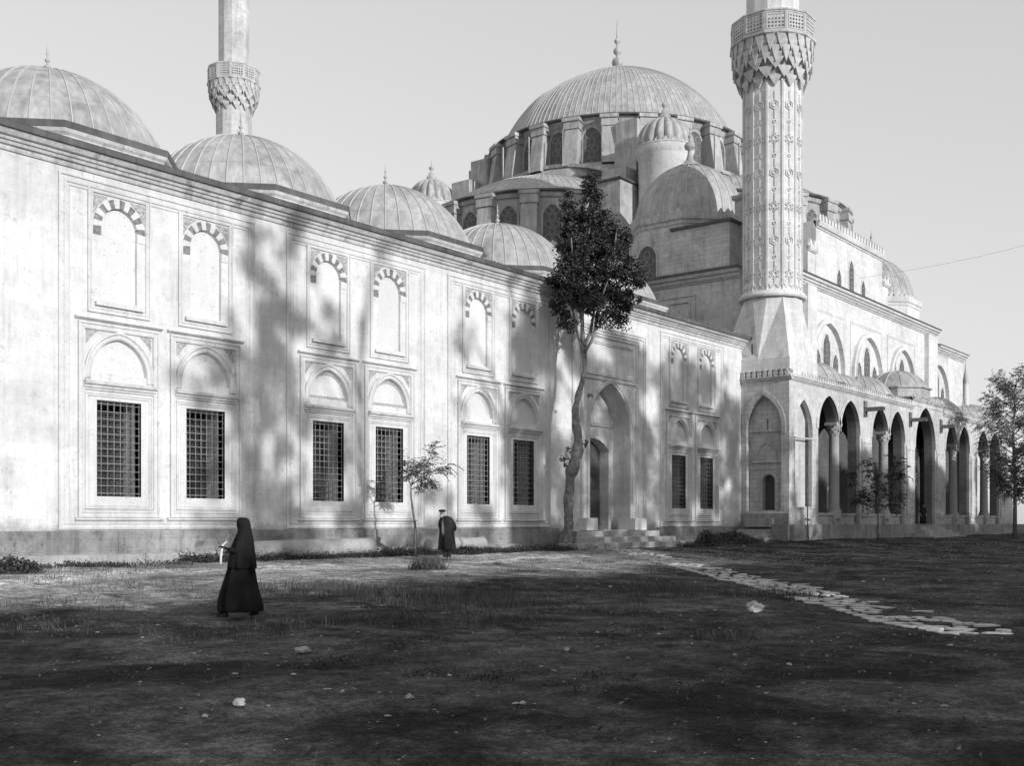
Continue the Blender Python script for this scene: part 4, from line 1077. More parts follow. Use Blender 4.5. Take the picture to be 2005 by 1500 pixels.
# weeds and grass
def blades(mb, x, y, n, rad, h, lean=.8, wd=.005):
    h *= .72
    for _ in range(int(n * 1.7)):
        a = rnd.uniform(0, 2 * PI); q = rad * 1.25 * rnd.random() ** .75; px, py = x + q * math.cos(a), y + q * math.sin(a)
        if rad > .5 and noise.noise(Vector((px * 1.7, py * 1.7, 4))) < -.05: continue
        z = gz(px, py) - .02; hh = h * (.3 + .9 * rnd.random() ** 1.6); b = rnd.uniform(0, 2 * PI); l = rnd.uniform(0, lean) * hh
        dx, dy = math.cos(b) * l, math.sin(b) * l; c = rnd.uniform(0, PI); sx, sy = math.cos(c) * wd, math.sin(c) * wd
        o = len(mb.v)
        mb.v += [(px - sx, py - sy, z), (px + sx, py + sy, z), (px + dx * .35 + sx * .7, py + dy * .35 + sy * .7, z + hh * .55), (px + dx * .35 - sx * .7, py + dy * .35 - sy * .7, z + hh * .55), (px + dx, py + dy, z + hh)]
        mb.f += [(o, o + 1, o + 2, o + 3), (o + 3, o + 2, o + 4)]; mb.sm += [False] * 2; mb.mi += [0] * 2
def leafclump(mb, x, y, n, rad, h, L=.05):
    for _ in range(n):
        a = rnd.uniform(0, 2 * PI); q = rad * math.sqrt(rnd.random()); px, py = x + q * math.cos(a), y + q * math.sin(a)
        tri_leaf(mb, Vector((px, py, gz(px, py) + h * rnd.random() * (1 - (q / rad) ** 2 * .7))), rvec(rnd), rvec(rnd), L * rnd.uniform(.6, 1.3), L * .3)
g1, g2 = MB(), MB()
for (x, y, n, rad, h) in [(12.44, -5.23, 260, 1.0, .3), (14.27, -3.78, 260, .9, .3), (16.55, -3.08, 240, .9, .26), (12.87, -7.26, 300, 1.1, .28), (15.41, -9.05, 500, 1.1, .3), (15.2, -10.11, 600, 1.1, .32), (15.82, -10.67, 600, 1.2, .32), (15.9, -11.64, 800, 1.2, .34), (16.13, -12.42, 800, 1.2, .32), (15.9, -13.58, 900, 1.2, .32), (15.08, -15.02, 800, 1.1, .30), (17.87, -13.26, 500, 1.1, .28), (21.11, -15.01, 700, .9, .4), (20.06, -15.26, 500, .8, .36), (21.63, -17.21, 600, .8, .36), (21.43, -17.77, 400, .6, .3), (28.31, -10.57, 150, .4, .3), (17.37, -11.85, 600, 1.2, .34), (12.75, -16.65, 500, 1.0, .22), (11.71, -15.17, 500, 1.0, .24), (9.62, -14.79, 500, 1.0, .24), (16.2, -17.31, 300, .5, .22), (15.56, -17.11, 200, .4, .2), (13.57, -20.46, 250, .35, .22), (24.92, -17.21, 200, .4, .25), (8.4, -12.1, 300, .9, .24), (10.2, -9.6, 300, 1.0, .26), (22.5, -14.3, 300, .6, .35)]:
    blades(g1, x, y, n, rad, h)
blades(g1, 22.03, -6.98, 420, .45, .62, 1.3, .007)
for _ in range(260):
    x, y = rnd.uniform(3, 46), rnd.uniform(-25, -2.5)
    if noise.noise(Vector((x * .3, y * .3, 7))) < 0: continue
    blades(g1, x, y, rnd.randint(8, 40), rnd.uniform(.08, .35), rnd.uniform(.06, .17))
for _ in range(1500):
    x = rnd.choice((rnd.uniform(8, 20) if rnd.random() < .5 else 30, rnd.uniform(18.6, 38), rnd.uniform(18.6, 37), rnd.uniform(44.5, 54)))
    y = -rnd.uniform(.5, 1.9 if x > 18 else 2.6) - (.5 if x > 44 else 0)
    if x < 18.6 and noise.noise(Vector((x * .8, 2, 7))) < -.1: continue
    leafclump(g2, x, y, 26, .28, rnd.uniform(.12, .34) * (.5 if x < 18.6 else 1), .07)
    if rnd.random() < .35: blades(g2, x, y, 10, .2, .34)
for (x, y, r) in ((8.08, -18.36, .7), (8.26, -20.29, .5), (8.86, -21.89, .7), (12.42, -18.53, .9), (10.02, -17.71, .8), (26, -6.2, .4), (29.2, -5.2, .5), (30.4, -7.0, .45), (31.6, -8.8, .4), (24.0, -8.8, .4), (13.4, -19.0, .5), (15.2, -18.2, .5)):
    for _ in range(16): a = rnd.uniform(0, 6.28); q = r * math.sqrt(rnd.random()); leafclump(g2, x + q * math.cos(a), y + q * math.sin(a), 22, .16, .07, .03)
for _ in range(15000):
    x, y = rnd.uniform(2.5, 34), rnd.uniform(-25.5, -3)
    if noise.noise(Vector((x * .42, y * .42, 3))) < rnd.uniform(-.25, .3): continue
    if math.hypot(x, y + CAMD) < 6: continue
    blades(g1, x, y, 2, .05, rnd.uniform(.04, .12), 1.2, .004)
lit = MB()
for _ in range(9000):
    x, y = rnd.uniform(2, 44), rnd.uniform(-25.5, -2)
    if rnd.random() < .35: y = rnd.uniform(-10, -2); x = rnd.uniform(12, 42)
    p = Vector((x, y, gz(x, y) + .02)); d = rvec(rnd); d.z *= .25
    tri_leaf(lit, p, d.normalized(), Vector((rnd.uniform(-.4, .4), rnd.uniform(-.4, .4), 1)), rnd.uniform(.02, .07), rnd.uniform(.008, .02))
tag(lit.build('leaf_litter', M['litter']), 'dead leaves and clods littering the bare earth', kind='stuff')
tag(g1.build('grass', M['grass']), 'tufts of dry grass growing in patches over the yard', kind='stuff')
tag(g2.build('weeds', M['weed']), 'dark weeds along the foot of the courtyard wall and in low patches', kind='stuff')
def bush(x, y, r, h, n, label):
    m = MB()
    for _ in range(n):
        v = rvec(rnd); q = rnd.random() ** .4; p = Vector((x + v.x * r * q, y + v.y * r * .7 * q, gz(x, y) + abs(v.z) * h * q))
        tri_leaf(m, p, rvec(rnd), rvec(rnd), rnd.uniform(.05, .11), .03)
    o = m.build('bush', M['leaf3']); tag(o, label, 'bush')
bush(50.6, -1.3, 1.9, .6, 3500, 'low dark bush against the wall foot between the last windows and the minaret')
bush(46.6, -2.2, .7, .8, 1400, 'small dark bush at the right end of the portal steps')
bush(12.3, -3.0, .9, .38, 1500, 'low dark bush in front of the ledge at the far left')

# fallen column shafts along the wall
def shaft(a, b, r, label):
    m = MB(); a, b = Vector(a), Vector(b); d = (b - a).normalized()
    pts = [a, a + d * .05, a + d * .22, a + (b - a) * .5, b - d * .25, b - d * .06, b]
    m.tube(pts, [r * .9, r * 1.06, r * 1.0, r * 1.02, r * .98, r * 1.05, r * .9], 24)
    o = m.build('fallen_column', M['column']); tag(o, label, 'fallen column', 'fallen column shafts')
shaft((20.2, -1.25, .30), (25.5, -1.2, .36), .27, 'long fallen stone column shaft on the weeds behind the veiled person')
shaft((28.3, -1.2, .32), (29.9, -1.1, .38), .23, 'short broken column shaft lying behind the man with the cap')
shaft((30.1, -1.05, .34), (31.6, -.95, .36), .23, 'short broken column shaft lying to the right of the man with the cap')
m = MB(); m.tube([(18.73, -2.3, -.1), (18.73, -2.32, .25), (18.80, -2.3, .50), (18.95, -2.28, .60)], [.035, .035, .032, .02], 7); tag(m.build('stake', M['whitewood']), 'short crooked white stake in the weeds left of the veiled person', 'stake')
m = MB(); P0, P1 = Vector((76.7, 2.0, 18.6)), Vector((82, -22, 24)); m.tube([P0 + (P1 - P0) * (i / 16) - Vector((0, 0, 1.2 * math.sin(PI * i / 16))) for i in range(17)], .009, 4)
tag(m.build('cable', M['iron']), 'thin cable running from the upper wall out to the right against the sky', 'cable')

# ------------------------------------------------------------------ trees
def leaves(mb, c, r, n, L, W, rnd, sq=(1, 1, 1)):
    for _ in range(n):
        v = rvec(rnd) * rnd.random() ** .45
        p = Vector((c[0] + v.x * r * sq[0], c[1] + v.y * r * sq[1], c[2] + v.z * r * sq[2]))
        tri_leaf(mb, p, rvec(rnd), rvec(rnd), L * rnd.uniform(.7, 1.3), W)
RT = Vector((FA, -FW, 0)); FWD = Vector((FW, FA, 0))
def poplar():
    bx, by = 36.3, -1.6
    t = thing('tree', 'tall slender tree with crooked pale trunk and dark dense crown left of the portal', 'tree', (bx, by, 0))
    K = 45.1 / 2150
    def P(px, py, dd=0): 
        q = Vector((0, -CAMD, EYE)) + (FWD + RT * ((px - 1012) / 2150) + Vector((0, 0, (1024 - py) / 2150))) * 45.1
        return q + FWD * dd
    # trunk, measured along its height (metres sideways from the root, height)
    tr = [(1112, 1085, .30), (1112, 1062, .255), (1113, 1040, .225), (1114, 1010, .20), (1113, 985, .215), (1115, 960, .20), (1116, 940, .205), (1119, 925, .27), (1124, 912, .25), (1126, 897, .20), (1130, 880, .25), (1132, 865, .21), (1131, 850, .17), (1127, 832, .185), (1127, 818, .15), (1126, 803, .165), (1129, 785, .135), (1134, 768, .15), (1138, 755, .125), (1142, 742, .13), (1145, 725, .10), (1145, 705, .105), (1144, 690, .125), (1142, 668, .095), (1140, 640, .08), (1140, 610, .07), (1143, 560, .06), (1150, 500, .05), (1155, 430, .05), (1156, 350, .02)]
    m = MB(); pts_, rad_ = [], []
    for i in range(len(tr) - 1):
        for q in range(5):
            f = q / 5; a, b, r = [tr[i][j] * (1 - f) + tr[i + 1][j] * f for j in range(3)]
            pts_.append(P(a, b, .15 * math.sin(b * .02))); rad_.append(r * .93)
    m.tube(pts_, rad_, 18)
    for i, v in enumerate(m.v):
        c = pts_[min(i // 18, len(pts_) - 1)]; V_ = Vector(v); d_ = V_ - c
        k_ = 1 + .22 * noise.noise(V_ * 3.2) + .12 * noise.noise(Vector((V_.x * 14, V_.y * 14, V_.z * 5)))
        m.v[i] = tuple(c + d_ * k_)
    br = [([(1143, 690), (1132, 660), (1122, 610), (1112, 560), (1108, 500), (1112, 450), (1112, 380)], .055, .3), ([(1144, 690), (1158, 668), (1166, 640), (1172, 600), (1186, 560), (1200, 520), (1205, 460)], .07, -.4), ([(1144, 676), (1156, 650), (1163, 610), (1168, 540), (1172, 470), (1170, 400)], .075, .3), ([(1166, 645), (1186, 630), (1205, 600), (1225, 570), (1245, 545)], .045, -.2), ([(1140, 640), (1132, 600), (1122, 540), (1118, 470)], .05, -.5), ([(1146, 600), (1160, 560), (1178, 520), (1195, 470)], .045, .5), ([(1120, 905), (1109, 892), (1106, 880)], .03, 0), ([(1137, 900), (1146, 870), (1148, 862)], .022, -.1), ([(1132, 650), (1115, 640), (1100, 630)], .03, .1)]
    for pts, r, dd in br:
        n = len(pts); m.tube([P(a, b, dd * i / n) for i, (a, b) in enumerate(pts)], [r * (1 - .8 * i / n) for i in range(n)], 7)
    m.build('trunk', M['bark'], t)
    cl = [(1156, 365, 13, 34), (1158, 405, 26, 36), (1114, 392, 14, 22), (1118, 430, 24, 30), (1165, 445, 40, 34), (1118, 478, 28, 28), (1190, 470, 38, 34), (1150, 500, 38, 36), (1120, 530, 36, 34), (1200, 515, 40, 36), (1160, 550, 38, 34), (1240, 528, 22, 26), (1215, 560, 34, 30), (1120, 580, 34, 28), (1106, 560, 26, 24), (1185, 595, 44, 28), (1228, 590, 24, 20), (1104, 612, 18, 15), (1112, 636, 20, 10), (1145, 590, 30, 24), (1190, 628, 34, 14), (1225, 612, 18, 15), (1095, 590, 14, 16), (1085, 548, 8, 5), (1252, 550, 12, 10)]
    rn = random.Random(5); m = MB()
    for (a, b, rx, ry) in cl:
        area = rx * ry; nb = max(4, int(area / 46))
        for _ in range(nb):
            while True:
                u, v, w_ = rn.uniform(-1, 1), rn.uniform(-1, 1), rn.uniform(-1, 1)
                if u * u + v * v + w_ * w_ < 1: break
            c = P(a + u * rx * 1.06, b + v * ry * 1.06, w_ * rx * K * .9)
            leaves(m, c, rn.uniform(.15, .36), rn.randint(46, 120), rn.uniform(.08, .12), .04, rn, (1, 1, .9))
    for (a, b, rx, ry, n) in ((1104, 900, 9, 10, 40), (1112, 880, 6, 6, 20), (1148, 868, 5, 8, 30), (1108, 912, 6, 5, 20), (1154, 775, 6, 4, 18)):
        leaves(m, P(a, b), rx * K, n, .10, .04, rn, (1, 1, ry / rx))
    m.build('crown', M['leaf'], t)
poplar()
def feather(mb, p, d, L, rn, ll=.11):
    """one compound leaf: drooping stalk with paired leaflets"""
    n = 7; q = Vector(p); d = Vector(d).normalized()
    for i in range(n):
        d = (d + Vector((0, 0, -.10))).normalized(); q = q + d * L / n
        s = d.cross(Vector((0, 0, 1)));
        if s.length < .05: s = Vector((1, 0, 0))
        s.normalize()
        for sg in (-1, 1):
            dd = (s * sg + d * .5 + Vector((0, 0, -.35)) + rvec(rn) * .25).normalized()
            tri_leaf(mb, q, dd, rvec(rn), ll * rn.uniform(.8, 1.2), ll * .16)
def young_tree(loc, trunk, rad, branches, label, mat, per=10, L=.45, ll=.11, seed=1, spread=.35):
    rn = random.Random(seed); t = thing('young_tree', label, 'tree', (loc[0], loc[1], gz(loc[0], loc[1])))
    b = Vector((loc[0], loc[1], gz(loc[0], loc[1]) - .05)); m = MB(); lf = MB()
    m.tube([b + RT * u + FWD * w_ + Vector((0, 0, z)) for u, w_, z in trunk], [rad * (1 - .5 * i / len(trunk)) for i in range(len(trunk))], 8)
    for br in branches:
        pts = [b + RT * u + FWD * w_ + Vector((0, 0, z)) for u, w_, z in br]
        m.tube(pts, [rad * .45 * (1 - .7 * i / len(pts)) for i in range(len(pts))], 6)
        for k in range(per):
            f = rn.uniform(.25, 1) * (len(pts) - 1); i = min(int(f), len(pts) - 2); p = pts[i].lerp(pts[i + 1], f - i)
            d = (pts[i + 1] - pts[i]).normalized() + rvec(rn) * 1.1
            feather(lf, p + rvec(rn) * .04, d, L * rn.uniform(.6, 1.2), rn, ll)
    m.build('trunk', M['bark'], t); lf.build('crown', M[mat], t)
young_tree((26.63, -2.2), [(0, 0, 0), (0, 0, .6), (-.02, 0, 1.1), (-.10, 0, 1.6), (-.16, 0, 2.1), (-.15, 0, 2.5)], .045,
    [[(-.15, 0, 2.45), (.05, .1, 2.8), (.4, .2, 3.2), (.55, .2, 3.75)], [(-.15, 0, 2.45), (.3, -.1, 2.75), (.8, -.2, 3.0), (1.25, -.2, 3.15)], [(-.15, 0, 2.4), (-.1, .1, 2.8), (.1, .2, 3.1)], [(-.15, 0, 2.3), (.2, .2, 2.5), (.5, .2, 2.6)], [(-.15, 0, 2.4), (-.3, -.3, 2.8), (-.2, -.5, 3.2)]],
    'thin young tree with sparse feathery leaves in front of the windows, beside the capped man', 'leaf2', 30, .46, .12, 2)
young_tree((62.6, -4.6), [(0, 0, 0), (0, 0, 1), (0, 0, 1.9), (0, 0, 2.5)], .06,
    [[(0, 0, 1.9), (-.5, .1, 2.6), (-1.0, .2, 3.3), (-1.6, .2, 4.1)], [(0, 0, 2.0), (.4, 0, 2.9), (.9, 0, 3.6), (1.4, .1, 4.0)], [(0, 0, 2.2), (-.1, .1, 3.0), (-.4, .1, 3.9), (-.9, .1, 4.7)], [(0, 0, 2.2), (.5, .2, 3.3), (1.0, .2, 4.3), (1.2, .2, 4.9)], [(0, 0, 1.7), (.6, -.4, 2.2), (1.1, -.4, 2.6)], [(0, 0, 1.7), (-.7, -.4, 2.1), (-1.2, -.4, 2.5)], [(0, 0, 2.2), (.1, -.4, 2.8), (.2, -.5, 3.3)], [(0, 0, 1.9), (-.2, .6, 2.5), (-.3, .8, 3.0)]],
    'young tree with dark broad leaves in front of the first gallery arches', 'leaf', 15, .7, .22, 4)
def right_tree():
    loc = (83.2, -6.9); t = thing('tree', 'hazy leafy tree at the right edge hiding the end of the gallery', 'tree', (loc[0], loc[1], .1))
    b = Vector((83.2, -6.9, .1)); m = MB(); lf = MB(); rn = random.Random(9)
    m.tube([b, b + Vector((.1, 0, 3)), b + Vector((0, .1, 7)), b + Vector((.1, 0, 11))], [.16, .12, .09, .03], 8)
    for k in range(34):
        z = 2.6 + 8.4 * (k / 34); a = k * 2.4; R_ = 1.9 * math.sin(PI * min(1, (z - 1.0) / 11.5)) + .35
        tip = b + Vector((math.cos(a) * R_, math.sin(a) * R_, z + .9)); st = b + Vector((0, 0, z - .2)); pts = [st, st.lerp(tip, .5) + Vector((0, 0, .15)), tip]
        m.tube(pts, [.05, .03, .012], 5)
        for q in range(60):
            f = rn.uniform(.3, 1.05); p = st.lerp(tip, f) + rvec(rn) * .35; feather(lf, p, (tip - st).normalized() + rvec(rn), .6 * rn.uniform(.6, 1.2), rn, .17)
    m.build('trunk', M['bark'], t); lf.build('crown', M['leaf2'], t)
right_tree()

# tall trees of the precinct behind the viewer: their shade dapples the wall and the yard
SY = -55.
TT = -SY / -SUN.y if False else (55 / .955) 
def sun_back(s_, z, y0=0.):
    t = (y0 - SY) / .955
    return s_ - .14 * t, z + .262 * t
def shade_tree(blobs, crown_leaf, label, group, low=False, seed=0):
    rn = random.Random(seed); xs = [b[0] for b in blobs]; zs = [b[1] for b in blobs]; cx = sum(xs) / len(xs); top = max(zs)
    t = thing('tree', label, 'tree', (cx, SY, -.4), group)
    m = MB(); m.tube([(cx, SY, -.5), (cx + .1, SY, top * .4), (cx - .1, SY, top * .9)], [.38, .3, .08], 10)
    for b in blobs[::max(1, len(blobs) // 10)]: m.tube([(cx, SY, max(2, b[1] - 4)), ((cx + b[0]) / 2, SY + .3, b[1] - 1.5), (b[0], SY, b[1])], [.14, .09, .03], 6)
    m.build('trunk', M['bark'], t)
    m = MB(); L, W = crown_leaf
    for (x, z, r, dens) in blobs:
        n = int(dens * r * r * 6 / (L * W))
        leaves(m, (x, SY + rn.uniform(-1.5, 1.5), z), r, n, L, W, rn, (1, 1.2, 1))
    m.build('crown', M['leaf'], t)
GR = 'tall trees of the precinct behind the viewer'; LB = 'tall leafy tree standing far behind the viewer, its shade falling over the yard'
rn = random.Random(21)
def scat(l, rn_):
    o = []
    for s_, z, r, d in l:
        for _ in range(6): o.append((s_ + rn_.gauss(0, r * .55), z + rn_.gauss(0, r * .6), r * rn_.uniform(.35, .7), d * rn_.uniform(.4, .9)))
    return o
def B(l, y0=0.): return [(*sun_back(s_, z, y0), r, d) for s_, z, r, d in l]
band = []
for i in range(105):
    z = rn.uniform(-.4, 9.6); w_ = (1.15 if z < 6.3 else .75); c_ = 22.3 + .25 * math.sin(z * 1.1)
    if z > 6.6 and 22.6 < c_ + 0 and rn.random() < .3: continue
    band.append((c_ + rn.gauss(0, w_ * .62), z, rn.uniform(.26, .62), rn.uniform(.35, 1.0)))
for (a_, b_, sx_, sz_, k_) in ((20.3, 4.9, .5, .5, 9), (20.9, 3.4, .35, .9, 9), (20.9, 6.9, .3, .9, 8), (20.6, 1.2, .6, .7, 10), (23.5, 10.4, .5, .4, 8), (22.2, 9.9, .4, .5, 6), (20.1, 5.9, .3, .2, 3)):
    for _ in range(k_): band.append((a_ + rn.gauss(0, sx_), b_ + rn.gauss(0, sz_), rn.uniform(.22, .5), rn.uniform(.4, 1.0)))
shade_tree(B(band), (.22, .09), LB, GR, seed=1)
c2 = [(25.0, 8.4, .75, 1.2), (24.7, 7.4, .6, 1.1), (25.3, 1.0, .8, 1.1), (24.2, 2.2, .5, .9), (28.6, .8, .8, 1.1), (29.6, 2.3, .7, 1.0), (26.5, .5, .8, 1.2), (24.6, 4.9, .5, .7), (24.3, 6.0, .35, .7), (27.3, 10.6, .6, .7), (30.4, 1.3, .8, 1), (24.9, 3.9, .6, .9)]
shade_tree(B(scat(c2, rn)), (.22, .09), LB, GR, seed=2)
c3 = [(31.8, 8.6, .6, 1), (31.3, 7.9, .5, .9), (34.9, 8.2, .8, 1.2), (35.0, 6.9, .5, .9), (35.9, 6, .8, 1.2), (32.5, .9, .9, 1.2), (34.5, 1.8, .9, 1.2), (34.8, 3.6, .9, 1.2), (36.2, 9.9, .9, 1.3), (36.4, 2, 1.1, 1.3), (34.2, 10.7, .4, 1), (31.6, 5.2, .5, .8), (35.8, 4.6, .7, 1.2), (36.6, 7.6, .7, 1.0)]
shade_tree(B(scat(c3, rn)), (.22, .09), LB, GR, seed=3)
bright = [(37.6, 8.6, .5), (38.5, 6.9, .4), (37.6, 5.5, .45), (40.9, 8.7, .7), (36.6, 7.0, .5), (37.9, 4.0, .35), (45.3, 7.0, .4), (45.9, 9.9, .9)]
c4 = []
for i in range(420):
    s_, z = rn.uniform(35.2, 46.8), rn.uniform(-.4, 9.8)
    if all((s_ - a) ** 2 + (z - b) ** 2 > (c + .45) ** 2 for a, b, c in bright): c4.append((s_, z, rn.uniform(.35, .8), rn.uniform(.3, .9)))
for i in range(80):
    s_, z = rn.uniform(34.9, 37.8), rn.uniform(-.4, 9.2)
    if all((s_ - a) ** 2 + (z - b) ** 2 > (c + .3) ** 2 for a, b, c in bright): c4.append((s_, z, rn.uniform(.4, .8), .9))
shade_tree(B(c4), (.24, .10), LB, GR, seed=4)
c5 = []
for i in range(380):
    s_ = rn.uniform(46.4, 54.6); z = rn.uniform(-.4, 9.1)
    if (s_ - 46.6) ** 2 / 1.2 + (z - 5.2) ** 2 < .5 or (s_ > 53 and z > 7.2): continue
    c5.append((s_, z, rn.uniform(.35, .8), rn.uniform(.3, .8)))
shade_tree(B(c5), (.24, .10), LB, GR, seed=5)
for k in range(6):
    a = 58.8 + k * 6.6; c6 = []
    for i in range(190):
        s_ = rn.uniform(a - .4, a + 6.9); z = rn.uniform(-1.6, 4.9 + .5 * math.sin(s_))
        if 72.6 < s_ < 74.6 and 3.0 < z < 6: continue
        if 86.2 < s_ < 88.6 and z > .5: continue
        c6.append((s_, z, rn.uniform(.6, 1.05), .8))
    shade_tree(B(c6, -2.8), (.28, .12), LB, GR, seed=10 + k)
c7 = [(55.2, 2.2, .8, 1.3), (55.3, 3.6, .7, 1.3), (55.3, .6, .9, 1.3), (55.0, 5.0, .6, 1.0), (56.2, 1.2, .5, .9), (58.6, 1.2, .5, 1), (58.9, 3, .6, 1)]
shade_tree(B(c7, -2.8), (.22, .09), LB, GR, seed=30)
for k in range(22):  # unseen low row, added and sized to keep the foreground in shade
    a = -32 + k * 5.6; hi = 12.0 if a < 28 else 14.4; bl = []
    for i in range(60):
        x = a + rn.uniform(-3.4, 3.4); z = rn.uniform(.8, hi - .8); bl.append((x, z, 1.35, .55))
    for i in range(9): bl.append((a + rn.uniform(-3.3, 3.3), hi - .5 + rn.uniform(-.4, .35), .7, .6))
    shade_tree(bl, (.5, .22), 'unseen lower bushy tree added far behind the viewer to shade the yard', 'unseen row of bushy trees added to shade the yard', seed=40 + k)

for (x, y, h_, r_, lb) in ((118, 4, 9, 4.2, 'distant rounded tree beyond the far end of the gallery'), (128, -3, 7, 3.4, 'small distant tree at the right edge beyond the yard')):
    t = thing('tree', lb, 'tree', (x, y, 0)); m = MB(); m.tube([(x, y, 0), (x, y, h_ * .6)], .25, 8); m.build('trunk', M['bark'], t)
    m = MB(); rn = random.Random(int(x))
    for _ in range(60):
        v = rvec(rn) * rn.random() ** .4; leaves(m, (x + v.x * r_, y + v.y * r_, h_ * .62 + v.z * h_ * .38), 1.0, 60, .35, .14, rn)
    m.build('crown', M['leaf2'], t)

# ------------------------------------------------------------------ people
def skin(name, nodes, edges, mat, parent, sub=2, root=0):
    """one continuous surface grown round a skeleton; nodes: (x, y, z, radius_x, radius_y)"""
    me = bpy.data.meshes.new(name); me.from_pydata([n[:3] for n in nodes], edges, []); me.update()
    o = bpy.data.objects.new(name, me); COL.objects.link(o); o.parent = parent
    md = o.modifiers.new('skin', 'SKIN'); md.use_smooth_shade = True; md.branch_smoothing = .6
    o.modifiers.new('sub', 'SUBSURF').levels = sub; o.modifiers['sub'].render_levels = sub
    lay = me.skin_vertices[0].data if me.skin_vertices else None
    if lay is None:
        bm = bmesh.new(); bm.from_mesh(me); bm.verts.layers.skin.verify(); bm.to_mesh(me); bm.free(); lay = me.skin_vertices[0].data
    for i, n in enumerate(nodes):
        lay[i].radius = (n[3], n[4] if len(n) > 4 else n[3]); lay[i].use_root = (i == root)
    me.materials.append(mat); return o
def body(parent, P, mat):
    """P: joint positions by name; limbs taper, hands have five fingers"""
    names, nodes, edges = {}, [], []
    def nd(k, p, r, r2=None): names[k] = len(nodes); nodes.append((*p, r, r2 or r)); return names[k]
    def ed(a, b): edges.append((names[a], names[b]))
    nd('pel', P['pel'], .13, .10); nd('waist', P['waist'], .115, .09); nd('chest', P['chest'], .15, .11); nd('neckb', P['neckb'], .07); nd('neck', P['neck'], .06); nd('jaw', P['jaw'], .082, .086); nd('head', P['head'], .105, .112); nd('crown', P['crown'], .085, .09)
    for a, b in (('pel', 'waist'), ('waist', 'chest'), ('chest', 'neckb'), ('neckb', 'neck'), ('neck', 'jaw'), ('jaw', 'head'), ('head', 'crown')): ed(a, b)
    # nose
    nd('nose', P['nose'], .018); ed('head', 'nose')
    for s in ('l', 'r'):
        nd('sh' + s, P['sh' + s], .06); nd('el' + s, P['el' + s], .042); nd('wr' + s, P['wr' + s], .028)
        ed('chest', 'sh' + s); ed('sh' + s, 'el' + s); ed('el' + s, 'wr' + s)
        nd('hip' + s, P['hip' + s], .09); nd('kn' + s, P['kn' + s], .062); nd('an' + s, P['an' + s], .042); nd('toe' + s, P['toe' + s], .032)
        ed('pel', 'hip' + s); ed('hip' + s, 'kn' + s); ed('kn' + s, 'an' + s); ed('an' + s, 'toe' + s)
        w_, e_ = Vector(P['wr' + s]), Vector(P['el' + s]); d = (w_ - e_).normalized(); sd = d.cross(Vector((0, 0, 1))).normalized() if abs(d.z) < .95 else Vector((1, 0, 0)); up = sd.cross(d)
        nd('pm' + s, w_ + d * .05, .03, .016); ed('wr' + s, 'pm' + s)
        for k, (o_, L) in enumerate(((-.03, .065), (-.01, .078), (.01, .075), (.03, .058))):
            nd('f%d%s' % (k, s), w_ + d * .09 + sd * o_, .0095); nd('g%d%s' % (k, s), w_ + d * (.09 + L * .5) + sd * o_ - up * .008, .0085); nd('h%d%s' % (k, s), w_ + d * (.085 + L * .85) + sd * o_ - up * .03, .007)
            ed('pm' + s, 'f%d%s' % (k, s)); ed('f%d%s' % (k, s), 'g%d%s' % (k, s)); ed('g%d%s' % (k, s), 'h%d%s' % (k, s))
        nd('t' + s, w_ + d * .045 + sd * -.042, .011); nd('u' + s, w_ + d * .08 + sd * -.058 - up * .01, .009); ed('pm' + s, 't' + s); ed('t' + s, 'u' + s)
    return skin('body', nodes, edges, mat, parent)
def loft(mb, rings, n=40, fold=0, seed=0, cap=True):
    """rings: (z, cx, cy, rx, ry, fold depth)"""
    vs = []
    for k, (z, cx, cy, rx, ry, fd) in enumerate(rings):
        for i in range(n):
            a = 2 * PI * i / n
            f = 1 + fd * (.6 * math.sin(a * 7 + seed + z * 1.2) + .4 * math.sin(a * 11 + seed * 2 - z * 2))
            vs.append((cx + rx * math.cos(a) * f, cy + ry * math.sin(a) * f, z))
    fs = [(k * n + i, k * n + (i + 1) % n, (k + 1) * n + (i + 1) % n, (k + 1) * n + i) for k in range(len(rings) - 1) for i in range(n)]
    if cap: fs += [tuple(range(n - 1, -1, -1)), tuple(range((len(rings) - 1) * n, len(rings) * n))]
    mb.add(vs, fs, True)
def plain(mb, name, mat, parent, sub=0):
    o = MB.build(mb, name, mat, None); o.parent = parent
    if sub: s_ = o.modifiers.new('sub', 'SUBSURF'); s_.levels = sub; s_.render_levels = sub
    return o
# veiled figure in black, walking to the left; local +x is forward
t = thing('person', 'person veiled in black from head to foot, walking left across the yard', 'person', (10.99, -13.3, gz(10.99, -13.3) + .02))
t.rotation_euler = (0, 0, math.atan2(FW, -FA))
P = dict(pel=(-.02, 0, .82), waist=(-.01, 0, 1.0), chest=(.0, 0, 1.2), neckb=(.0, 0, 1.32), neck=(.0, 0, 1.38), jaw=(.02, 0, 1.43), head=(.01, 0, 1.48), crown=(.0, 0, 1.52), nose=(.09, 0, 1.465),
    shl=(0, .15, 1.28), ell=(.03, .2, 1.03), wrl=(.20, .16, 1.10), shr=(0, -.15, 1.28), elr=(.02, -.2, 1.02), wrr=(.16, -.12, 1.04),
    hipl=(-.02, .09, .76), knl=(.14, .09, .43), anl=(.27, .09, .09), toel=(.39, .09, .04), hipr=(-.02, -.09, .76), knr=(-.06, -.09, .42), anr=(-.22, -.09, .12), toer=(-.13, -.09, .03))
bd_ = body(t, P, M['cloth_black'])
m = MB()
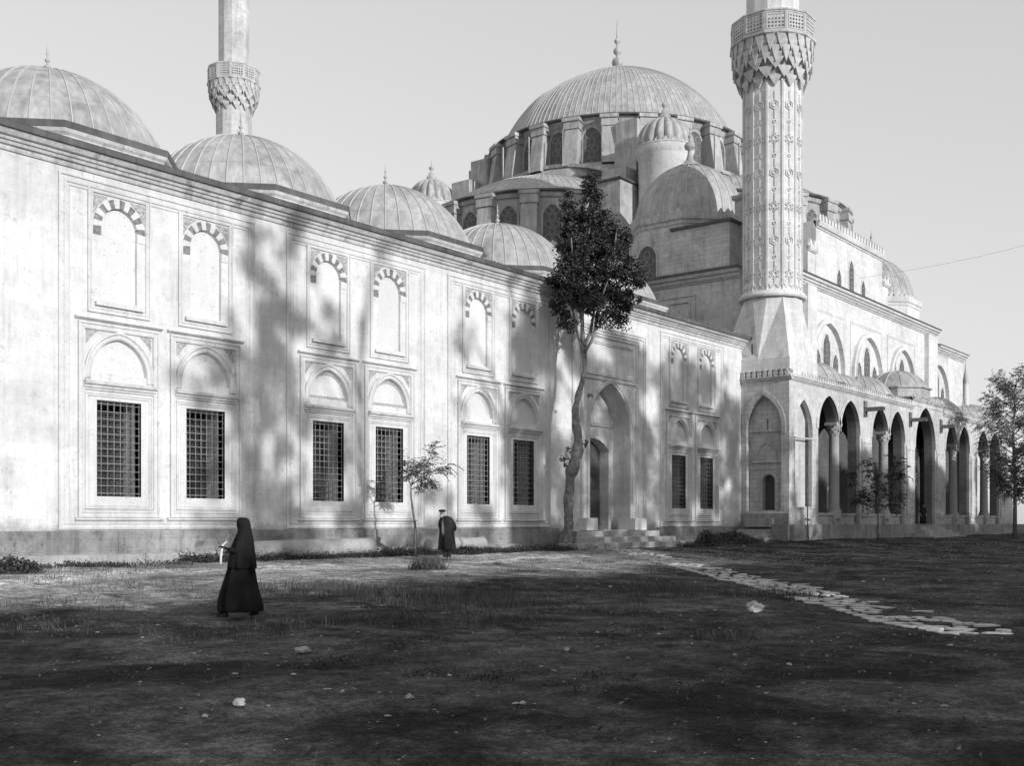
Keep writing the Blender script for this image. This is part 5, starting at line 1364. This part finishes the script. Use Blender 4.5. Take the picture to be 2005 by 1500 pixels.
loft(m, [(1.600, .0, 0, .03, .03, 0), (1.592, -.005, 0, .07, .065, 0), (1.56, -.01, 0, .098, .088, 0), (1.51, -.015, 0, .108, .10, .01), (1.46, -.025, 0, .104, .105, .015), (1.40, -.035, 0, .102, .12, .02), (1.34, -.03, 0, .115, .15, .03), (1.27, -.02, 0, .142, .19, .03), (1.18, -.01, 0, .168, .215, .035), (1.08, .005, 0, .185, .225, .06), (.96, .012, 0, .20, .235, .08), (.84, .014, 0, .213, .25, .11), (.78, .014, 0, .218, .255, .13), (.785, .014, 0, .19, .22, .13)][::-1], 56, seed=2)
plain(m, 'cape', M['cloth_black'], bd_, 1)
m = MB()
loft(m, [(1.02, 0, 0, .14, .14, 0), (.86, .01, 0, .20, .21, .06), (.72, .02, 0, .228, .225, .10), (.56, .03, 0, .26, .24, .13), (.40, .035, 0, .295, .27, .15), (.25, .03, 0, .32, .29, .17), (.13, .02, 0, .325, .30, .18), (.10, .02, 0, .31, .29, .19), (.11, .02, 0, .27, .25, .19)][::-1], 96, seed=5)
plain(m, 'skirt', M['cloth_black'], bd_, 1)
for s_, y_ in ((1, .16), (-1, -.15)):
    sk = skin('sleeve', [(0, y_ * .95, 1.24, .075), (.03, y_ * 1.25, 1.06, .065), (.12, y_ * 1.15, 1.07, .055), (.19, y_, 1.10, .045)], [(0, 1), (1, 2), (2, 3)], M['cloth_black'], bd_)
for (a, b) in (((.20, .09, .055), (.39, .09, .035)), ((-.25, -.09, .085), (-.09, -.09, .03))):
    skin('shoe', [(*a, .045, .05), ((a[0] + b[0]) / 2, a[1], a[2] * .6 + .02, .042, .04), (*b, .03, .028)], [(0, 1), (1, 2)], M['shoe'], bd_)

# old man, local x to the viewer's right, local -y towards the viewer
t = thing('person', 'bearded old man in a cap and long dark coat, standing with hands behind his back', 'person', (26.59, -3.59, gz(26.59, -3.59) + .01))
t.rotation_euler = (0, 0, math.atan2(-FW, FA))
P = dict(pel=(.0, .02, .88), waist=(.0, .02, 1.05), chest=(-.01, .0, 1.24), neckb=(-.05, -.03, 1.38), neck=(-.09, -.06, 1.43), jaw=(-.13, -.09, 1.465), head=(-.125, -.07, 1.53), crown=(-.12, -.06, 1.575), nose=(-.155, -.19, 1.515),
    shl=(.16, .03, 1.31), ell=(.27, .12, 1.05), wrl=(.10, .22, .92), shr=(-.17, .0, 1.30), elr=(-.18, .14, 1.05), wrr=(.0, .22, .95),
    hipl=(.09, .02, .84), knl=(.085, -.02, .46), anl=(.09, .03, .09), toel=(.06, -.11, .035), hipr=(-.08, .02, .84), knr=(-.06, -.04, .46), anr=(-.02, .0, .09), toer=(-.08, -.13, .035))
bd_ = body(t, P, M['skin'])
m = MB()
rings = [(1.43, -.04, -.01, .075, .075, 0), (1.405, -.02, 0, .12, .10, 0), (1.37, .0, .01, .175, .12, .01), (1.30, .01, .01, .215, .135, .015), (1.18, .015, .01, .21, .14, .02), (1.05, .02, .02, .205, .15, .025), (.92, .02, .02, .21, .155, .03), (.75, .02, .02, .225, .165, .035), (.55, .025, .02, .245, .175, .04), (.38, .025, .02, .262, .18, .05), (.33, .025, .02, .262, .18, .05)]
n = 48; vs = []; fs = []; g0, g1 = 0, n   # coat, open down the front
for k, (z, cx, cy, rx, ry, fd) in enumerate(rings):
    gap = .10 + .36 * max(0, (1.42 - z)) if z > .8 else .30 + .10 * (.8 - z)
    a0 = -PI / 2 - .55 + gap; a1 = -PI / 2 - .55 - gap + 2 * PI
    for i in range(n + 1):
        a = a0 + (a1 - a0) * i / n; f = 1 + fd * 1.6 * (math.sin(a * 6 + z * 2) + .5 * math.sin(a * 13))
        vs.append((cx + rx * math.cos(a) * f, cy + ry * math.sin(a) * f, z))
fs = [(k * (n + 1) + i, k * (n + 1) + i + 1, (k + 1) * (n + 1) + i + 1, (k + 1) * (n + 1) + i) for k in range(len(rings) - 1) for i in range(n)]
m.add(vs, fs, True); ct = plain(m, 'coat', M['coat'], bd_)
so_ = ct.modifiers.new('thick', 'SOLIDIFY'); so_.thickness = .02; so_.offset = -1
skin('sleeve', [(.15, .02, 1.31, .085), (.23, .06, 1.20, .075), (.29, .11, 1.05, .07), (.22, .18, .95, .062), (.12, .22, .93, .05)], [(0, 1), (1, 2), (2, 3), (3, 4)], M['coat'], bd_)
skin('sleeve', [(-.15, .0, 1.31, .08), (-.20, .06, 1.18, .07), (-.19, .13, 1.05, .065), (-.10, .20, .97, .055)], [(0, 1), (1, 2), (2, 3)], M['coat'], bd_)
m = MB(); loft(m, [(.80, -.01, .01, .17, .125, 0), (1.0, -.01, .005, .17, .128, 0), (1.2, -.02, 0, .17, .12, 0), (1.33, -.03, -.01, .12, .10, 0), (1.39, -.05, -.02, .07, .075, 0)], 32); plain(m, 'waistcoat', M['vest'], bd_)
for i in range(6):
    m = MB()
m = MB(); m.lathe((-.122, -.065, 1.585), [(.098, -.02), (.106, .0), (.118, .022), (.112, .045), (.08, .06), (0, .066)], 24)
m.add([(-.125 + .10 * math.cos(a) * 1.02, -.075 + .10 * math.sin(a) - (.055 if k else 0), 1.578 - (.012 if k else 0)) for k in (0, 1) for a in [PI * 1.1 + PI * .8 * i / 10 for i in range(11)]], [(i, i + 1, i + 12, i + 11) for i in range(10)])
plain(m, 'cap', M['coat'], bd_)
skin('beard', [(-.14, -.125, 1.475, .07, .05), (-.15, -.15, 1.435, .06, .045), (-.145, -.145, 1.395, .03)], [(0, 1), (1, 2)], M['beard'], bd_)
skin('hair', [(-.035, -.05, 1.56, .03), (-.03, -.06, 1.51, .028), (-.05, -.08, 1.46, .02)], [(0, 1), (1, 2)], M['beard'], bd_)
for q in (-.018, .042):
    m = MB(); m.lathe((-.16 + q * 1.1, -.168 + abs(q) * .3, 1.545), [(0, -.010), (.014, 0), (0, .010)], 8); plain(m, 'eye', M['shoe'], bd_)
skin('trousers', [(0, .02, .86, .14, .11), (.09, .02, .80, .10), (.085, -.01, .46, .085), (.09, .02, .05, .078), (-.08, .02, .80, .10), (-.06, -.03, .46, .085), (-.02, 0, .05, .078)], [(0, 1), (1, 2), (2, 3), (0, 4), (4, 5), (5, 6)], M['coat'], bd_)
for a, b in (((.09, .04, .05), (.05, -.13, .035)), ((-.02, .02, .05), (-.09, -.15, .035))):
    skin('shoe', [(*a, .045, .045), ((a[0] + b[0]) / 2, (a[1] + b[1]) / 2, .045, .045, .04), (*b, .035, .03)], [(0, 1), (1, 2)], M['shoe'], bd_)

# small dark figure in the shade of the middle arch
t = thing('person', 'tiny dark-clad figure standing in the shade of the gallery\'s middle arch', 'person', (76.2, -2.75, 1.03)); t.rotation_euler = (0, 0, math.atan2(-FW, FA)); t.scale = (.93,) * 3
P = dict(pel=(0, .0, .78), waist=(.0, .0, .95), chest=(.0, -.02, 1.12), neckb=(.0, -.04, 1.25), neck=(0, -.06, 1.29), jaw=(0, -.08, 1.33), head=(0, -.08, 1.39), crown=(0, -.07, 1.43), nose=(0, -.18, 1.37),
    shl=(.17, 0, 1.18), ell=(.23, .02, .93), wrl=(.2, -.08, .74), shr=(-.17, 0, 1.18), elr=(-.23, .02, .93), wrr=(-.2, -.08, .74),
    hipl=(.08, 0, .74), knl=(.09, -.03, .40), anl=(.09, .0, .08), toel=(.09, -.12, .03), hipr=(-.08, 0, .74), knr=(-.09, -.03, .40), anr=(-.09, .0, .08), toer=(-.09, -.12, .03))
bd_ = body(t, P, M['skin'])
m = MB(); loft(m, [(.06, 0, 0, .24, .18, .06), (.4, 0, 0, .24, .18, .05), (.8, 0, 0, .22, .16, .04), (1.1, 0, 0, .22, .15, .02), (1.22, 0, -.01, .17, .12, 0), (1.28, 0, -.04, .08, .08, 0)], 36); plain(m, 'robe', M['coat'], bd_)
for q in (-1, 1): skin('sleeve', [(q * .15, 0, 1.18, .075), (q * .23, .02, .95, .07), (q * .2, -.06, .78, .055)], [(0, 1), (1, 2)], M['coat'], bd_)
m = MB(); m.lathe((0, -.075, 1.40), [(.086, -.03), (.10, 0), (.095, .05), (.06, .085), (0, .09)], 18); plain(m, 'cap', M['coat'], bd_)
